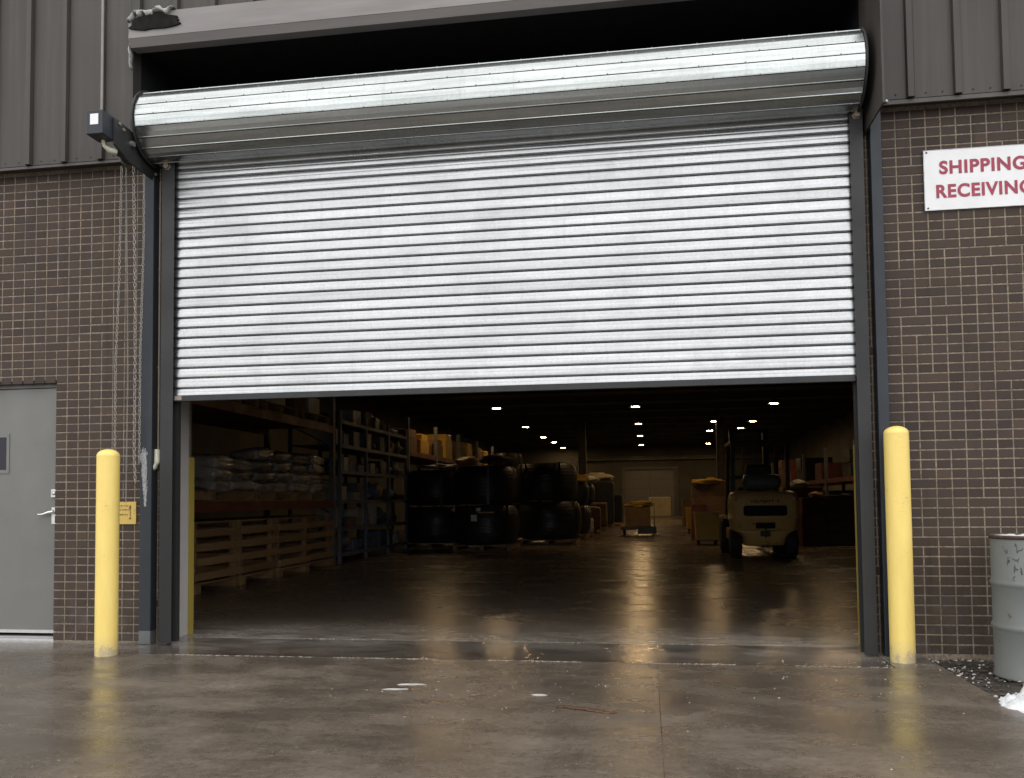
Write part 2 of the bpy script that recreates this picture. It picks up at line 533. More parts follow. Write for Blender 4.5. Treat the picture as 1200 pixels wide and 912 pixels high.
def single(name, g, mat, label, cat, loc=(0, 0, 0), group=None, local=False):
    me = mesh_of(name, g, mat, Vector((0, 0, 0)) if local else Vector(loc))
    o = bpy.data.objects.new(name, me)
    COL.objects.link(o)
    o.location = loc
    return tag(o, label, cat, group)

def structure(name, g, mat):
    o = part(name, g, mat)
    o['kind'] = 'structure'
    return o

KIDS = {}
def dup(root, loc, rz=0.0, label=None, group=None):
    def kids(o):
        return [c for c in bpy.data.objects if c.parent == o]
    if root.name not in KIDS:
        KIDS[root.name] = [(c, kids(c)) for c in kids(root)]
    r = root.copy(); COL.objects.link(r)
    r.location = loc; r.rotation_euler = (0, 0, rz)
    if label: r['label'] = label
    if group: r['group'] = group
    for ch, gr in KIDS[root.name]:
        c = ch.copy(); COL.objects.link(c); c.parent = r
        for q in gr:
            d = q.copy(); COL.objects.link(d); d.parent = c
    return r

# ------------------------------------------------------------------ ground and floors
g = G().box(-600, 600, -600, 600, -0.30, -0.10)
structure('ground', g, 'asphalt')
g = G()
nx, ny = 60, 90
for i in range(nx + 1):
    for j in range(ny + 1):
        x = 1.84 + 4.4 * i / nx; y = -8.0 + 8.0 * j / ny
        from mathutils import noise as mn
        g.v.append((x, y, -0.035 + 0.018 * mn.noise(Vector((x * 3, y * 3, 0))) + 0.010 * mn.noise(Vector((x * 11, y * 11, 4)))))
for i in range(nx):
    for j in range(ny):
        a = i * (ny + 1) + j
        g.f.append((a, a + ny + 1, a + ny + 2, a + 1)); g.sm.append(True)
structure('soil_strip', g, 'soil')

def slab(name, x0, x1, y0, y1, mat, z0=-0.10, top=0.0, bev=0.0012):
    return structure(name, G().box(x0, x1, y0, y1, z0, top, bev), mat)
slab('concrete_apron', -18, 0.0492, -22, -0.497, 'apron')
slab('concrete_apron', 0.0508, 1.865, -22, -0.497, 'apron')
slab('concrete_sill', -3.84, 1.56, -0.489, 0.296, 'sill')
slab('concrete_apron', -18, -3.848, -0.489, -0.0005, 'apron')
slab('concrete_apron', 1.568, 1.865, -0.489, -0.0005, 'apron')
slab('floor', -9.6, 8.6, 0.304, 56, 'floor')

# ------------------------------------------------------------------ brick walls
X0, X1, Z1 = -3.88, 1.60, 3.90           # masonry opening
brick_d, brick_s = {}, {}
PITCH, COURSE, J = 0.1016, 0.0677, 0.0095
def brick_geo(wd):
    g = G()
    h = COURSE - J
    c = 0.0022
    x0, x1, z0, z1 = -wd / 2, wd / 2, -h / 2, h / 2
    vs = [(x0, 0.012, z0), (x1, 0.012, z0), (x1, 0.012, z1), (x0, 0.012, z1),
          (x0, c, z0), (x1, c, z0), (x1, c, z1), (x0, c, z1),
          (x0 + c, 0, z0 + c), (x1 - c, 0, z0 + c), (x1 - c, 0, z1 - c), (x0 + c, 0, z1 - c)]
    fs = [(8, 9, 10, 11)]
    for a in (0, 4):
        for k in range(4):
            k2 = (k + 1) % 4
            fs.append((a + k, a + k2, a + 4 + k2, a + 4 + k))
    return g.add(vs, fs)
ME_B = {1: mesh_of('brick', brick_geo(PITCH - J), 'brick'), 2: mesh_of('brick', brick_geo(2 * PITCH - J), 'brick')}

def project(p):
    q = [sum(R[i][k] * (p[k] - CAM[k]) for k in range(3)) for i in range(3)]
    return 600 + FPX * q[0] / q[2], 540 + FPX * q[1] / q[2], q[2]

def brick_field(wall, xa, xb, anchor, rects_out, seed, dbl):
    """courses of bricks between xa and xb, joints on a grid counted from anchor; rects_out = openings"""
    rg = random.Random(seed)
    items = []
    nz = int(Z1 / COURSE)
    for r in range(nz):
        zc = 0.006 + (r + 0.5) * COURSE
        k0 = math.ceil((xa - anchor) / PITCH - 1e-6)
        k1 = math.floor((xb - anchor) / PITCH + 1e-6)
        k = k0
        while k < k1:
            n = 2 if (rg.random() < dbl and k + 2 <= k1) else 1
            ok = True
            for (rx0, rx1, rz1) in rects_out:
                a, b = anchor + k * PITCH, anchor + (k + n) * PITCH
                if zc < rz1 and b > rx0 + 0.01 and a < rx1 - 0.01:
                    if n == 2:
                        n = 1
                        b = anchor + (k + 1) * PITCH
                    if b > rx0 + 0.01 and a < rx1 - 0.01:
                        ok = False
            if ok:
                xc = anchor + (k + n / 2) * PITCH
                px, py, d = project((xc, 0, zc))
                vis = -10 < px < 1210 and -10 < py < 920
                items.append((0 if vis else 1, d - (n - 1) * 1.5, n, xc, zc, rg.uniform(-0.0012, 0.0012), rg.uniform(-0.006, 0.006)))
            k += n
    items.sort()
    rest = G()
    for i, (_, _, n, xc, zc, dy, ry) in enumerate(items):
        if i < 300:
            o = bpy.data.objects.new('brick', ME_B[n])
            COL.objects.link(o)
            o.parent = wall
            o.location = (xc - wall.location.x, dy, zc)
            o.rotation_euler = (0, ry, 0)
        else:
            src = ME_B[n]
            rest.add([(v.co.x + xc, v.co.y + dy, v.co.z + zc) for v in src.vertices], [tuple(p.vertices) for p in src.polygons])
    o = part('brick_courses', rest, 'brick_rest', wall)
    o['kind'] = 'stuff'

def brick_rest_mat():
    # the same brick, its tone picked per island instead of per object
    m = bpy.data.materials['brick_material'].copy()
    t = m.node_tree
    for nd in list(t.nodes):
        if nd.type == 'OBJECT_INFO':
            g2 = t.nodes.new('ShaderNodeNewGeometry')
            for lk in list(nd.outputs['Random'].links):
                t.links.new(g2.outputs['Random Per Island'], lk.to_socket)
    return m
M['brick_rest'] = brick_rest_mat()

DX0, DX1, DZ = -5.79, -4.785, 2.135     # side-door opening
wl = thing('brick_wall', 'dark brown brick wall left of the roller door, around the grey side door', 'brick wall', (-3.88, 0, 0))
g = G()
MY = 0.0035
g.box(-9.6, DX0, MY, 0.5, -0.1, Z1).box(DX0, DX1, MY, 0.5, DZ, Z1).box(DX1, X0, MY, 0.5, -0.1, Z1).box(X0, X0 + 0.098, MY, 0.055, -0.1, Z1)
part('mortar_bed', g, 'mortar', wl)
brick_field(wl, -8.2, X0 + PITCH + 0.002, X0, [(DX0, DX1, DZ)], 3, 0.03)
wr = thing('brick_wall', 'dark brown brick wall right of the roller door, behind the shipping sign and steel drum', 'brick wall', (1.60, 0, 0))
part('mortar_bed', G().box(X1, 8.6, MY, 0.5, -0.1, Z1).box(X1 - 0.098, X1, MY, 0.055, -0.1, Z1), 'mortar', wr)
brick_field(wr, X1 - PITCH - 0.002, 4.7, X1, [], 5, 0.09)

# ------------------------------------------------------------------ ribbed siding above
SY = -0.10
def siding(root, xa, xb, ribs, z0, z1, pitch):
    """flat pans between raised ribs; ribs = x of every rib centre"""
    xs = [x for x in ribs if xa < x < xb]
    edges = [xa] + sorted(xs) + [xb]
    for i in range(len(edges) - 1):
        a, b = edges[i], edges[i + 1]
        rib_at_end = i < len(edges) - 2
        rw = 0.030
        pr = [(a + (rw if i else 0), SY)]
        if rib_at_end:
            pr += [(b - rw, SY), (b - rw + 0.006, SY - 0.034), (b + rw - 0.012, SY - 0.034), (b + rw - 0.008, SY + 0.006), (b + rw, SY + 0.006), (b + rw, SY)]
        else:
            pr += [(b, SY)]
        # small stiffening crease in the middle of the pan
        back = [(pr[-1][0], SY + 0.010), (pr[0][0], SY + 0.010)]
        part('siding_panel', G().prism(pr + back, 'z', z0, z1), 'siding', root)
sl_ = thing('metal_siding', 'brown ribbed metal siding above the left brick wall', 'metal siding', (-6.0, SY, 3.9))
RL = [-4.335 - 0.325 * k for k in range(0, 13)]
siding(sl_, -8.6, -4.085, RL, 3.905, 6.6, 0.325)
part('drip_flashing', G().prism([(SY + 0.02, 3.905), (SY - 0.012, 3.895), (SY - 0.020, 3.872), (SY - 0.014, 3.868), (SY - 0.004, 3.888), (SY + 0.1, 3.892), (SY + 0.1, 3.905)], 'x', -8.6, -4.085), 'siding', sl_)
sr_ = thing('metal_siding', 'grey brown ribbed metal siding above the right brick wall and sign', 'metal siding', (2.5, SY, 3.9))
RR = [1.885 + 0.312 * k for k in range(0, 12)]
siding(sr_, 1.70, 5.2, RR, 3.905, 6.6, 0.312)
part('drip_flashing', G().prism([(SY + 0.02, 3.905), (SY - 0.012, 3.895), (SY - 0.022, 3.862), (SY - 0.016, 3.858), (SY - 0.004, 3.888), (SY + 0.1, 3.892), (SY + 0.1, 3.905)], 'x', 1.70, 5.2), 'siding', sr_)
g = G()
for xr in RR + [a for a in RL if a > -6.6]:
    for q in (-0.10, 0.10):
        x_ = xr + q
        if (x_ < -4.12) or (1.74 < x_ < 5.1):
            g.add([(x_ + 0.006 * math.cos(t), SY - 0.003, 3.935 + 0.006 * math.sin(t)) for t in (0, 1.05, 2.09, 3.14, 4.19, 5.24)] + [(x_, SY - 0.008, 3.935)], [(k, (k + 1) % 6, 6) for k in range(6)])
part('siding_screws', g, 'dark', sr_)['kind'] = 'stuff'
part('corner_trim', G().box(1.655, 1.70, SY - 0.012, 0.0, 3.86, 6.6), 'siding', sr_)
part('bolt', G().lathe([(0.0, 0), (0.012, 0), (0.012, 0.012), (0.0, 0.014)], (1.715, SY - 0.03, 3.885), 8, 'y'), 'galvdull', sr_)
su_ = thing('metal_siding', 'brown ribbed metal siding above the pale header over the door', 'metal siding', (-1.2, SY, 5.1))
RU = [-4.335 + 0.325 * k for k in range(-12, 29)]
siding(su_, -4.083, 1.653, RU, 5.04, 6.6, 0.325)

up = thing('upper_wall', 'dark wall behind the metal siding, its recess coloured black for shade, open over the rolled-up door', 'wall', (0, 0, 3.9))
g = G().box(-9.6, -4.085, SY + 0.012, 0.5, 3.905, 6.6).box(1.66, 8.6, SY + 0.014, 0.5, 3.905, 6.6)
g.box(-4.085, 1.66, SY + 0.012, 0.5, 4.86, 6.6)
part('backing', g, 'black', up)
rc = G().box(-4.085, -4.0, 0.0, 0.5, 3.905, 4.86)
part('side_return', G().box(-4.1, -4.07, SY + 0.002, 0.02, 3.905, 4.86), 'siding', up)
part('recess_shade_lining', G().box(-4.07, 1.655, 0.95, 1.0, 3.7, 4.86).box(-4.1, 1.7, 0.5, 1.0, 4.86, 4.9).box(1.60, 1.655, 0.01, 1.0, 3.905, 4.86).box(-4.1, -4.07, 0.021, 0.95, 3.905, 4.86)
     .box(-4.07, 1.655, 0.30, 0.95, 3.86, 3.9), 'black', up)  # lining coloured black, so the recess shade sits in the colour
part('lintel', G().box(X0, X1, 0.062, 0.30, 3.74, 3.9), 'dark', up)
structure('roof', G().box(-9.7, 8.7, -0.12, 56.2, 6.6, 6.75), 'ceil')

# pale header over the opening
hd = thing('door_header', 'long pale grey metal header above the rolled-up shutter', 'header', (-1.2, SY, 4.77))
part('fascia_top', G().prism([(SY - 0.035, 5.075), (SY - 0.085, 5.045), (SY - 0.105, 4.835), (SY - 0.02, 4.835), (SY - 0.02, 5.075)], 'x', -4.045, 1.66), 'fascia', hd)
part('fascia_lip', G().prism([(SY - 0.103, 4.833), (SY - 0.070, 4.775), (SY + 0.02, 4.775), (SY + 0.02, 4.833)], 'x', -4.045, 1.66), 'fascia', hd, label='darker grey lower lip of the header')
rg = random.Random(4)
pts = []
for k in range(26):
    t = 2 * math.pi * k / 26
    rr = 1 + rg.uniform(-0.16, 0.16)
    pts.append((-3.815 + 0.225 * math.cos(t) * rr, 4.950 + (0.066 if math.sin(t) > 0 else 0.060) * math.sin(t) * rr))
part('torn_patch', G().prism([(x, z) for x, z in pts], 'y', SY - 0.112, SY - 0.085), 'ragged', hd, label='dark ragged tear in the left end of the header')
def ragged(pts_top, pts_bot, y0, y1, seed):
    """snow crust: a slab between two ragged edges, its front puffed out by noise"""
    g = G()
    n = len(pts_top)
    rows = 7
    vs = []
    for i in range(n):
        for j in range(rows):
            t = j / (rows - 1)
            x = pts_top[i][0] * (1 - t) + pts_bot[i][0] * t
            z = pts_top[i][1] * (1 - t) + pts_bot[i][1] * t
            e = math.sin(math.pi * min(max(t, 0.0), 1.0)) ** 0.5 * math.sin(math.pi * (i + 0.4) / n) ** 0.3
            y = y0 - e * (0.022 + 0.022 * mn.noise(Vector((x * 22, z * 22, seed))) + 0.012 * mn.noise(Vector((x * 60, z * 60, seed))))
            vs.append((x, y, z))
    o = len(vs)
    vs += [(v[0], y1, v[2]) for v in vs]
    fs = []
    for i in range(n - 1):
        for j in range(rows - 1):
            a = i * rows + j
            fs.append((a, a + 1, a + rows + 1, a + rows)); fs.append((o + a, o + a + rows, o + a + rows + 1, o + a + 1))
        fs.append((i * rows, (i + 1) * rows, o + (i + 1) * rows, o + i * rows))
        q = i * rows + rows - 1
        fs.append((q, o + q, o + q + rows, q + rows))
    g.add(vs, fs, True)
    return g
from mathutils import noise as mn
rg = random.Random(8)
tp, bt = [], []
N_ = 46
for i in range(N_):
    x = -4.055 + 0.40 * i / (N_ - 1)
    u = i / (N_ - 1)
    top = 5.055 + 0.018 * mn.noise(Vector((x * 14, 0, 0))) + (0.028 if 0.62 < u < 0.76 else 0) * math.sin((u - 0.62) / 0.14 * math.pi) - (0.05 * (1 - u / 0.1) if u < 0.1 else 0)
    dr = 0.040 + 0.050 * mn.noise(Vector((x * 30, 4, 0))) + 0.035 * mn.noise(Vector((x * 70, 9, 0)))
    if u > 0.85: dr *= (1 - u) / 0.15
    tp.append((x, top)); bt.append((x, top - max(0.008, dr)))
g = ragged(tp, bt, SY - 0.105, SY - 0.05, 2)
tp, bt = [], []
for i in range(26):
    z = 5.02 - 0.40 * i / 25
    c_ = -4.062 + 0.010 * mn.noise(Vector((z * 20, 1, 1)))
    w_ = 0.012 * (1 - 0.6 * i / 25) * (1 + 0.6 * mn.noise(Vector((z * 40, 2, 2))))
    tp.append((c_ - w_, z)); bt.append((c_ + w_, z))
g2 = ragged(tp, bt, SY - 0.05, SY - 0.02, 5)
g.add(g2.v, g2.f, True)
single('snow_clump', g, 'slush', 'ragged clump of snow hanging on the left end of the pale header', 'snow', (-3.9, SY - 0.1, 4.98))

# ------------------------------------------------------------------ rolling shutter
sh = thing('rolling_shutter', 'half-raised galvanised rolling steel shutter in the large doorway', 'roller shutter', (-1.13, -0.075, 0))
SYD = -0.075
P_ = 0.0803
def slat_profile():
    # (depth, height) from the top edge down; crown skewed so most of the slat stands near upright
    o = [(0.0035, 0.0), (-0.0030, -0.0022), (-0.0062, -0.0100), (-0.0092, -0.0225), (-0.0100, -0.0310), (-0.0094, -0.0345), (-0.0112, -0.0385), (-0.0120, -0.0500), (-0.0122, -0.0680), (-0.0116, -0.0735), (-0.0060, -0.0772), (0.0030, -0.0795)]
    return o
pr = slat_profile()
outer = [(y, z) for y, z in pr]
inner = [(y + 0.0045, z) for y, z in pr][::-1]
gs = G().prism([(y, z) for y, z in outer + inner], 'x', -2.62, 2.62, smooth=True)
ME_S = mesh_of('slat', gs, 'galv')
z = 3.865
k = 0
while z > 1.975:
    o = bpy.data.objects.new('slat', ME_S); COL.objects.link(o); o.parent = sh
    o.location = (0, random.uniform(-0.0008, 0.0008), z)
    o.rotation_euler = (random.uniform(-0.012, 0.012), 0, 0)
    z -= P_; k += 1
ZB = z
part('bottom_bar', G().box(-3.72, 1.465, SYD - 0.022, SYD + 0.018, 1.915, 1.962, 0.003).box(-3.72, 1.465, SYD - 0.006, SYD + 0.006, 1.955, 1.985), 'dark', sh)
part('bar_end_plate', G().box(-3.683, -3.625, SYD - 0.0245, SYD - 0.02, 1.925, 1.957), 'conduit', sh, label='scraped bright left end of the bottom bar')
for (x0, x1, lx) in ((-3.79, -3.684, -3.70), (1.464, 1.552, 1.45)):
    xm = x0 if x0 < 0 else x1
    g = G().box(x0, x1, -0.125, -0.118, 0.02, 3.84).box(x0, x1, -0.045, 0.0, 0.02, 3.84)
    if x0 < 0:
        g.box(x0, x0 + 0.008, -0.118, -0.045, 0.02, 3.84)
    else:
        g.box(x1 - 0.008, x1, -0.118, -0.045, 0.02, 3.84)
    part('guide_rail', g, 'guide', sh)
for bx, bz in ((-3.745, 3.80), (1.51, 3.80)):
    part('bolt', G().lathe([(0.0, -0.03), (0.022, -0.03), (0.022, -0.006), (0.03, -0.004), (0.03, 0.0), (0.0, 0.0)], (bx, -0.125, bz), 6, 'y', False), 'conduit', sh)
# rolled-up coil of slats: flat facets with a hinge bead at every joint
RC, YC, ZC, NF = 0.276, -0.15, 4.095, 20
RX0, RX1 = -3.848, 1.51
for k in range(NF):
    t0, t1 = 2 * math.pi * k / NF, 2 * math.pi * (k + 1) / NF
    tm = (t0 + t1) / 2
    def pt(t, r): return (YC - r * math.cos(t), ZC + r * math.sin(t))
    a, b = pt(t0, RC), pt(t1, RC)
    m1 = pt(t0 * 0.5 + t1 * 0.5, RC * 0.9905)
    # low crown, then a short lip standing proud at the lower joint
    l0 = pt(t0 + 0.012, RC + 0.0026); l1 = pt(t0 + 0.032, RC + 0.0022); l2 = pt(t0 + 0.040, RC - 0.001)
    out = [pt(t0, RC - 0.002), l0, l1, l2, pt(tm, RC * 0.9935), pt(t1 - 0.01, RC - 0.001)]
    inn = [pt(t1 - 0.01, RC - 0.008), pt(t0, RC - 0.010)]
    part('rolled_slat', G().prism(out + inn, 'x', RX0, RX1), 'galv_roll', sh)
part('roll_drum', G().lathe([(0.0, RX0 + 0.01), (RC - 0.012, RX0 + 0.01), (RC - 0.012, RX1 - 0.01), (0.0, RX1 - 0.01)], (0, YC, ZC), 40, 'x'), 'dark', sh)
g = G().lathe([(0.0, -0.006), (RC + 0.018, -0.006), (RC + 0.018, 0.006), (0.0, 0.006)], (RX0 - 0.012, YC, ZC), 40, 'x', False)
part('end_plate', g, 'dark', sh)
g = G().lathe([(0.0, -0.006), (RC + 0.014, -0.006), (RC + 0.014, 0.006), (0.0, 0.006)], (RX1 + 0.010, YC, ZC), 40, 'x', False)
part('end_plate', g, 'dark', sh)
g = G()
for k in range(NF):
    t0 = 2 * math.pi * k / NF
    for q in range(17):
        x = RX0 + 0.16 + q * 0.315 + 0.1 * ((k * 7) % 3)
        if x < RX1 - 0.05:
            c = (x, YC - (RC + 0.003) * math.cos(t0 + 0.028), ZC + (RC + 0.003) * math.sin(t0 + 0.028))
            g.blob(c, (0.006, 0.004, 0.004), 1, 0, 0)
o = part('rivet_rows', g, 'galvdull', sh); o['kind'] = 'stuff'
# side plate of the bracket on the right
part('bracket_plate', G().prism([(-0.552, 3.692), (-0.002, 3.692), (-0.002, 4.74), (-0.552, 4.74)], 'x', 1.578, 1.590), 'siding', sh, label='brown side plate carrying the right end of the roll')

# ------------------------------------------------------------------ posts beside the door
def post(x0, x1, ztop, label, mat):
    t = thing('steel_post', label, 'post', ((x0 + x1) / 2, -0.05, 0))
    part('tube', G().box(x0, x1, -0.092, -0.004, 0.0, ztop, 0.006), mat, t)
    return t
pL = post(-4.025, -3.925, 3.74, 'blue grey steel post left of the doorway, scraped white half way up', 'post')
part('base_wear', G().box(-4.0255, -3.9245, -0.0928, -0.0035, 0.0, 0.11, 0.006), 'rackgrey', pL, label='paler worn foot of the post')
rg = random.Random(11)
g = G()
for k in range(420):
    zz = 1.50 - rg.random() ** 1.1 * 0.42
    w_ = 0.045 * (1 - (1.5 - zz) / 0.6)
    x = -3.992 + (1.50 - zz) * 0.04 + rg.gauss(0, 0.5) * w_ * 0.6
    hh = rg.uniform(0.010, 0.060)
    ww = rg.uniform(0.0012, 0.004)
    pts = [(x - ww, zz), (x + ww * rg.uniform(.2, 1), zz + hh * 0.2), (x + ww * rg.uniform(.3, 1.3), zz + hh), (x - ww * rg.uniform(0, 1), zz + hh * 0.9)]
    g.prism(pts, 'y', -0.0945 - rg.random() * 0.0006, -0.0915)
part('scrape_marks', g, 'scuff', pL, label='white scraped paint on the post')['kind'] = 'stuff'
pL.location.x += 0.045
pR = post(1.608, 1.684, 3.88, 'blue grey steel post right of the doorway, behind the yellow bollard', 'post')

# inner reveal and yellow guards
def reveal(side, xw, lab):
    t = thing('door_reveal', lab, 'door jamb', (xw, 0.25, 0))
    s = -1 if side == 'l' else 1
    part('jamb_lining', G().box(xw - s * 0.0, xw - s * 0.012, 0.058, 0.43, 0.0, 3.74), 'reveal', t)
    part('corner_guard', G().box(xw + s * 0.0, xw - s * 0.020, 0.432, 0.512, 0.0, 1.50), 'stripe', t, label='yellow painted corner guard')
    return t
reveal('l', -3.868, 'pale grey inner jamb with yellow corner guard at the left side of the doorway')
reveal('r', 1.588, 'narrow grey inner jamb with yellow corner guard at the right side of the doorway')

# ------------------------------------------------------------------ hoist bracket, chains, conduits
ho = thing('chain_hoist', 'dark steel chain hoist bracket with small box at the left end of the roll', 'chain hoist', (-3.87, -0.3, 3.8))
part('bracket_arm', G().prism([(-0.60, 4.00), (-0.42, 3.99), (-0.004, 3.905), (-0.004, 3.715), (-0.42, 3.735), (-0.60, 3.80)], 'x', -3.905, -3.888), 'dark', ho)
part('bracket_flange', G().prism([(-0.60, 4.00), (-0.42, 3.99), (-0.004, 3.905), (-0.004, 3.895), (-0.42, 3.98), (-0.60, 3.99)], 'x', -3.96, -3.905), 'dark', ho)
part('gear_cover', G().box(-3.955, -3.905, -0.50, -0.16, 3.76, 3.90, 0.01), 'guide', ho)
bx = part('switch_box', G().box(-4.045, -3.91, -0.72, -0.56, 3.835, 4.015, 0.006), 'post', ho)
part('paper_label', G().box(-4.01, -3.945, -0.7225, -0.719, 3.905, 3.985), 'white', bx, label='white label on the front of the box')
part('shaft', G().tube([(-3.98, -0.40, 3.88), (-3.86, -0.40, 3.88)], 0.022, 12), 'galvdull', ho)
part('sprocket', G().lathe([(0.0, -0.008), (0.05, -0.008), (0.06, 0.0), (0.05, 0.008), (0.0, 0.008)], (-3.975, -0.36, 3.80), 16, 'x'), 'galvdull', ho)
for y_, z_ in ((-0.55, 3.975), (-0.50, 3.95), (-0.1, 3.87), (-0.06, 3.77)):
    part('bolt', G().lathe([(0.0, 0), (0.012, 0), (0.012, 0.012), (0.0, 0.012)], (-3.888, y_, z_), 6, 'x', False), 'conduit', ho)
part('cable_gland', G().tube([(-3.985, -0.60, 3.84), (-3.985, -0.59, 3.80), (-3.96, -0.56, 3.775), (-3.93, -0.52, 3.78)], [0.014, 0.014, 0.024, 0.026], 10), 'fitting', ho)
part('riser_conduit', G().tube([(-4.00, -0.60, 4.01), (-4.00, -0.60, 5.02)], 0.010, 8), 'conduitg', ho)

def chain(name, path, link, label, group):
    """oval links laid along the path, each turned a quarter from the one before"""
    g = G()
    P = [Vector(p) for p in path]
    seg = [(P[i + 1] - P[i]).length for i in range(len(P) - 1)]
    L = sum(seg)
    step = link * 1.35
    n = int(L / step)
    for i in range(n):
        d = i * step
        j = 0
        while d > seg[j] and j < len(seg) - 1:
            d -= seg[j]; j += 1
        c = P[j].lerp(P[j + 1], min(1, d / seg[j]))
        ax = (P[j + 1] - P[j]).normalized()
        side = Vector((1, 0, 0)) if abs(ax.x) < 0.7 else Vector((0, 0, 1))
        tw = (0 if i % 2 else math.pi / 2) + random.uniform(-0.35, 0.35)
        sd = (side - ax * side.dot(ax)).normalized()
        sd = (Matrix.Rotation(tw, 3, ax) @ sd)
        nr = ax.cross(sd)
        rr = link * 0.15
        ring = []
        for q in range(8):
            t = 2 * math.pi * q / 8
            ring.append(c + ax * (math.sin(t) * link * 0.95) + sd * (math.cos(t) * link * 0.48))
        vs, fs = [], []
        for q in range(8):
            t = 2 * math.pi * q / 8
            outw = (ax * math.sin(t) + sd * math.cos(t)).normalized()
            for e in range(4):
                u = 2 * math.pi * e / 4 + 0.785
                vs.append(ring[q] + outw * (math.cos(u) * rr) + nr * (math.sin(u) * rr))
        for q in range(8):
            q2 = (q + 1) % 8
            for e in range(4):
                e2 = (e + 1) % 4
                fs.append((q * 4 + e, q2 * 4 + e, q2 * 4 + e2, q * 4 + e2))
        g.add(vs, fs, True)
    o = single(name, g, 'chain', label, 'chain', tuple(P[0]), group)
    return o
chain('hand_chain', [(-4.12, -0.16, 3.80), (-4.145, -0.14, 2.9), (-4.175, -0.13, 2.2), (-4.18, -0.12, 1.3), (-4.175, -0.12, 1.12), (-4.145, -0.12, 1.07), (-4.11, -0.12, 1.10)], 0.018, 'long thin galvanised hand chain, leftmost of those hanging before the left bricks', None)
chain('hand_chain', [(-4.095, -0.14, 3.80), (-4.085, -0.12, 2.8), (-4.075, -0.12, 2.1), (-4.08, -0.12, 1.10)], 0.011, 'very thin hand chain hanging between the two thicker ones on the left bricks', None)
chain('hand_chain', [(-3.99, -0.20, 3.78), (-3.99, -0.17, 2.9), (-4.0, -0.14, 2.3), (-4.01, -0.125, 1.5), (-4.0, -0.12, 1.25)], 0.021, 'thick hand chain hanging along the left edge of the scraped post', None)
chain('hand_chain', [(-3.90, -0.20, 3.76), (-3.91, -0.18, 3.2), (-3.95, -0.15, 2.3), (-3.965, -0.125, 1.55), (-3.97, -0.12, 1.42)], 0.017, 'hand chain crossing in front of the scraped post from the bracket', None)

cn = thing('wall_conduit', 'thin tan conduit ending in a cream fitting beside the scraped post', 'conduit', (-3.893, -0.02, 1.4))
part('pipe', G().tube([(-3.893, -0.012, 1.5), (-3.893, -0.012, 3.72)], 0.0085, 8), 'conduit', cn)
part('elbow', G().tube([(-3.888, -0.03, 1.54), (-3.888, -0.035, 1.44), (-3.90, -0.045, 1.40), (-3.918, -0.055, 1.385)], [0.026, 0.026, 0.024, 0.018], 12), 'fitting', cn)
cn.location.x += 0.022
for zc in (2.2, 3.0, 3.5):
    part('clip', G().box(-3.908, -3.878, -0.024, 0.0, zc, zc + 0.012), 'galvdull', cn)

nt = thing('notice_plate', 'small worn yellow notice plate on the bricks beside the left bollard', 'notice', (-4.18, -0.004, 1.04))
part('plate', G().box(-4.31, -4.062, -0.010, -0.003, 0.945, 1.125), 'noticeyel', nt)
rg = random.Random(5)
g = G()
for (zc, xs) in ((1.092, (-4.27, -4.13)), (1.062, (-4.27, -4.13)), (1.022, (-4.25, -4.13))):
    x = xs[0]
    while x < xs[1]:
        w_ = rg.uniform(0.004, 0.014)
        g.box(x, x + w_, -0.0115, -0.0098, zc - rg.uniform(0.002, 0.006), zc + rg.uniform(0.001, 0.007))
        x += w_ + rg.uniform(0.002, 0.008)
for k in range(16):
    g.box(-4.115 + rg.uniform(-0.003, 0.003), -4.108 + rg.uniform(-0.002, 0.004), -0.0115, -0.0098, 0.985 + k * 0.0072, 0.990 + k * 0.0072)
g.box(-4.122, -4.104, -0.0116, -0.0098, 0.985, 0.995).box(-4.122, -4.104, -0.0117, -0.0098, 1.07, 1.085)
part('worn_lettering', g, 'leaf', nt, label='worn unreadable brown lettering')['kind'] = 'stuff'

# ------------------------------------------------------------------ shipping / receiving sign
sg = thing('wall_sign', 'white SHIPPING RECEIVING sign with dark red letters on the right brick wall', 'sign', (2.375, -0.01, 3.335))
part('board', G().box(1.985, 2.765, -0.016, -0.006, 3.122, 3.552, 0.002), 'white', sg)
part('edge_trim', G().box(1.981, 1.986, -0.0175, -0.005, 3.120, 3.554).box(1.986, 2.764, -0.0175, -0.005, 3.120, 3.1245).box(1.986, 2.764, -0.0175, -0.005, 3.5495, 3.554), 'galvdull', sg)
def word(txt, x0, x1, z0, cap, parent):
    cu = bpy.data.curves.new('lettering', 'FONT')
    cu.body = txt; cu.size = 1.0; cu.extrude = 0.0; cu.offset = 0.034
    cu.space_character = 1.10
    tmp = bpy.data.objects.new('tmp', cu); COL.objects.link(tmp)
    bpy.context.view_layer.update()
    me = bpy.data.meshes.new_from_object(tmp.evaluated_get(bpy.context.evaluated_depsgraph_get()))
    bpy.data.objects.remove(tmp)
    xs = [v.co.x for v in me.vertices]; ys = [v.co.y for v in me.vertices]
    ax, bx_, ay, by = min(xs), max(xs), min(ys), max(ys)
    of = origin(parent)
    for v in me.vertices:
        x = x0 + (v.co.x - ax) / (bx_ - ax) * (x1 - x0)
        zz = z0 + (v.co.y - ay) / (by - ay) * cap
        v.co = Vector((x, -0.0185, zz)) - of
    me.materials.append(M['red'])
    o = bpy.data.objects.new('lettering', me); COL.objects.link(o); o.parent = parent
    o['label'] = 'dark red word ' + txt
word('SHIPPING', 2.085, 2.655, 3.375, 0.098, sg)
word('RECEIVING', 2.060, 2.690, 3.205, 0.098, sg)
for x_, z_ in ((2.003, 3.537), (2.003, 3.137)):
    part('screw', G().lathe([(0.0, 0), (0.007, 0), (0.006, -0.004), (0.0, -0.005)], (x_, -0.016, z_), 8, 'y'), 'dark', sg)

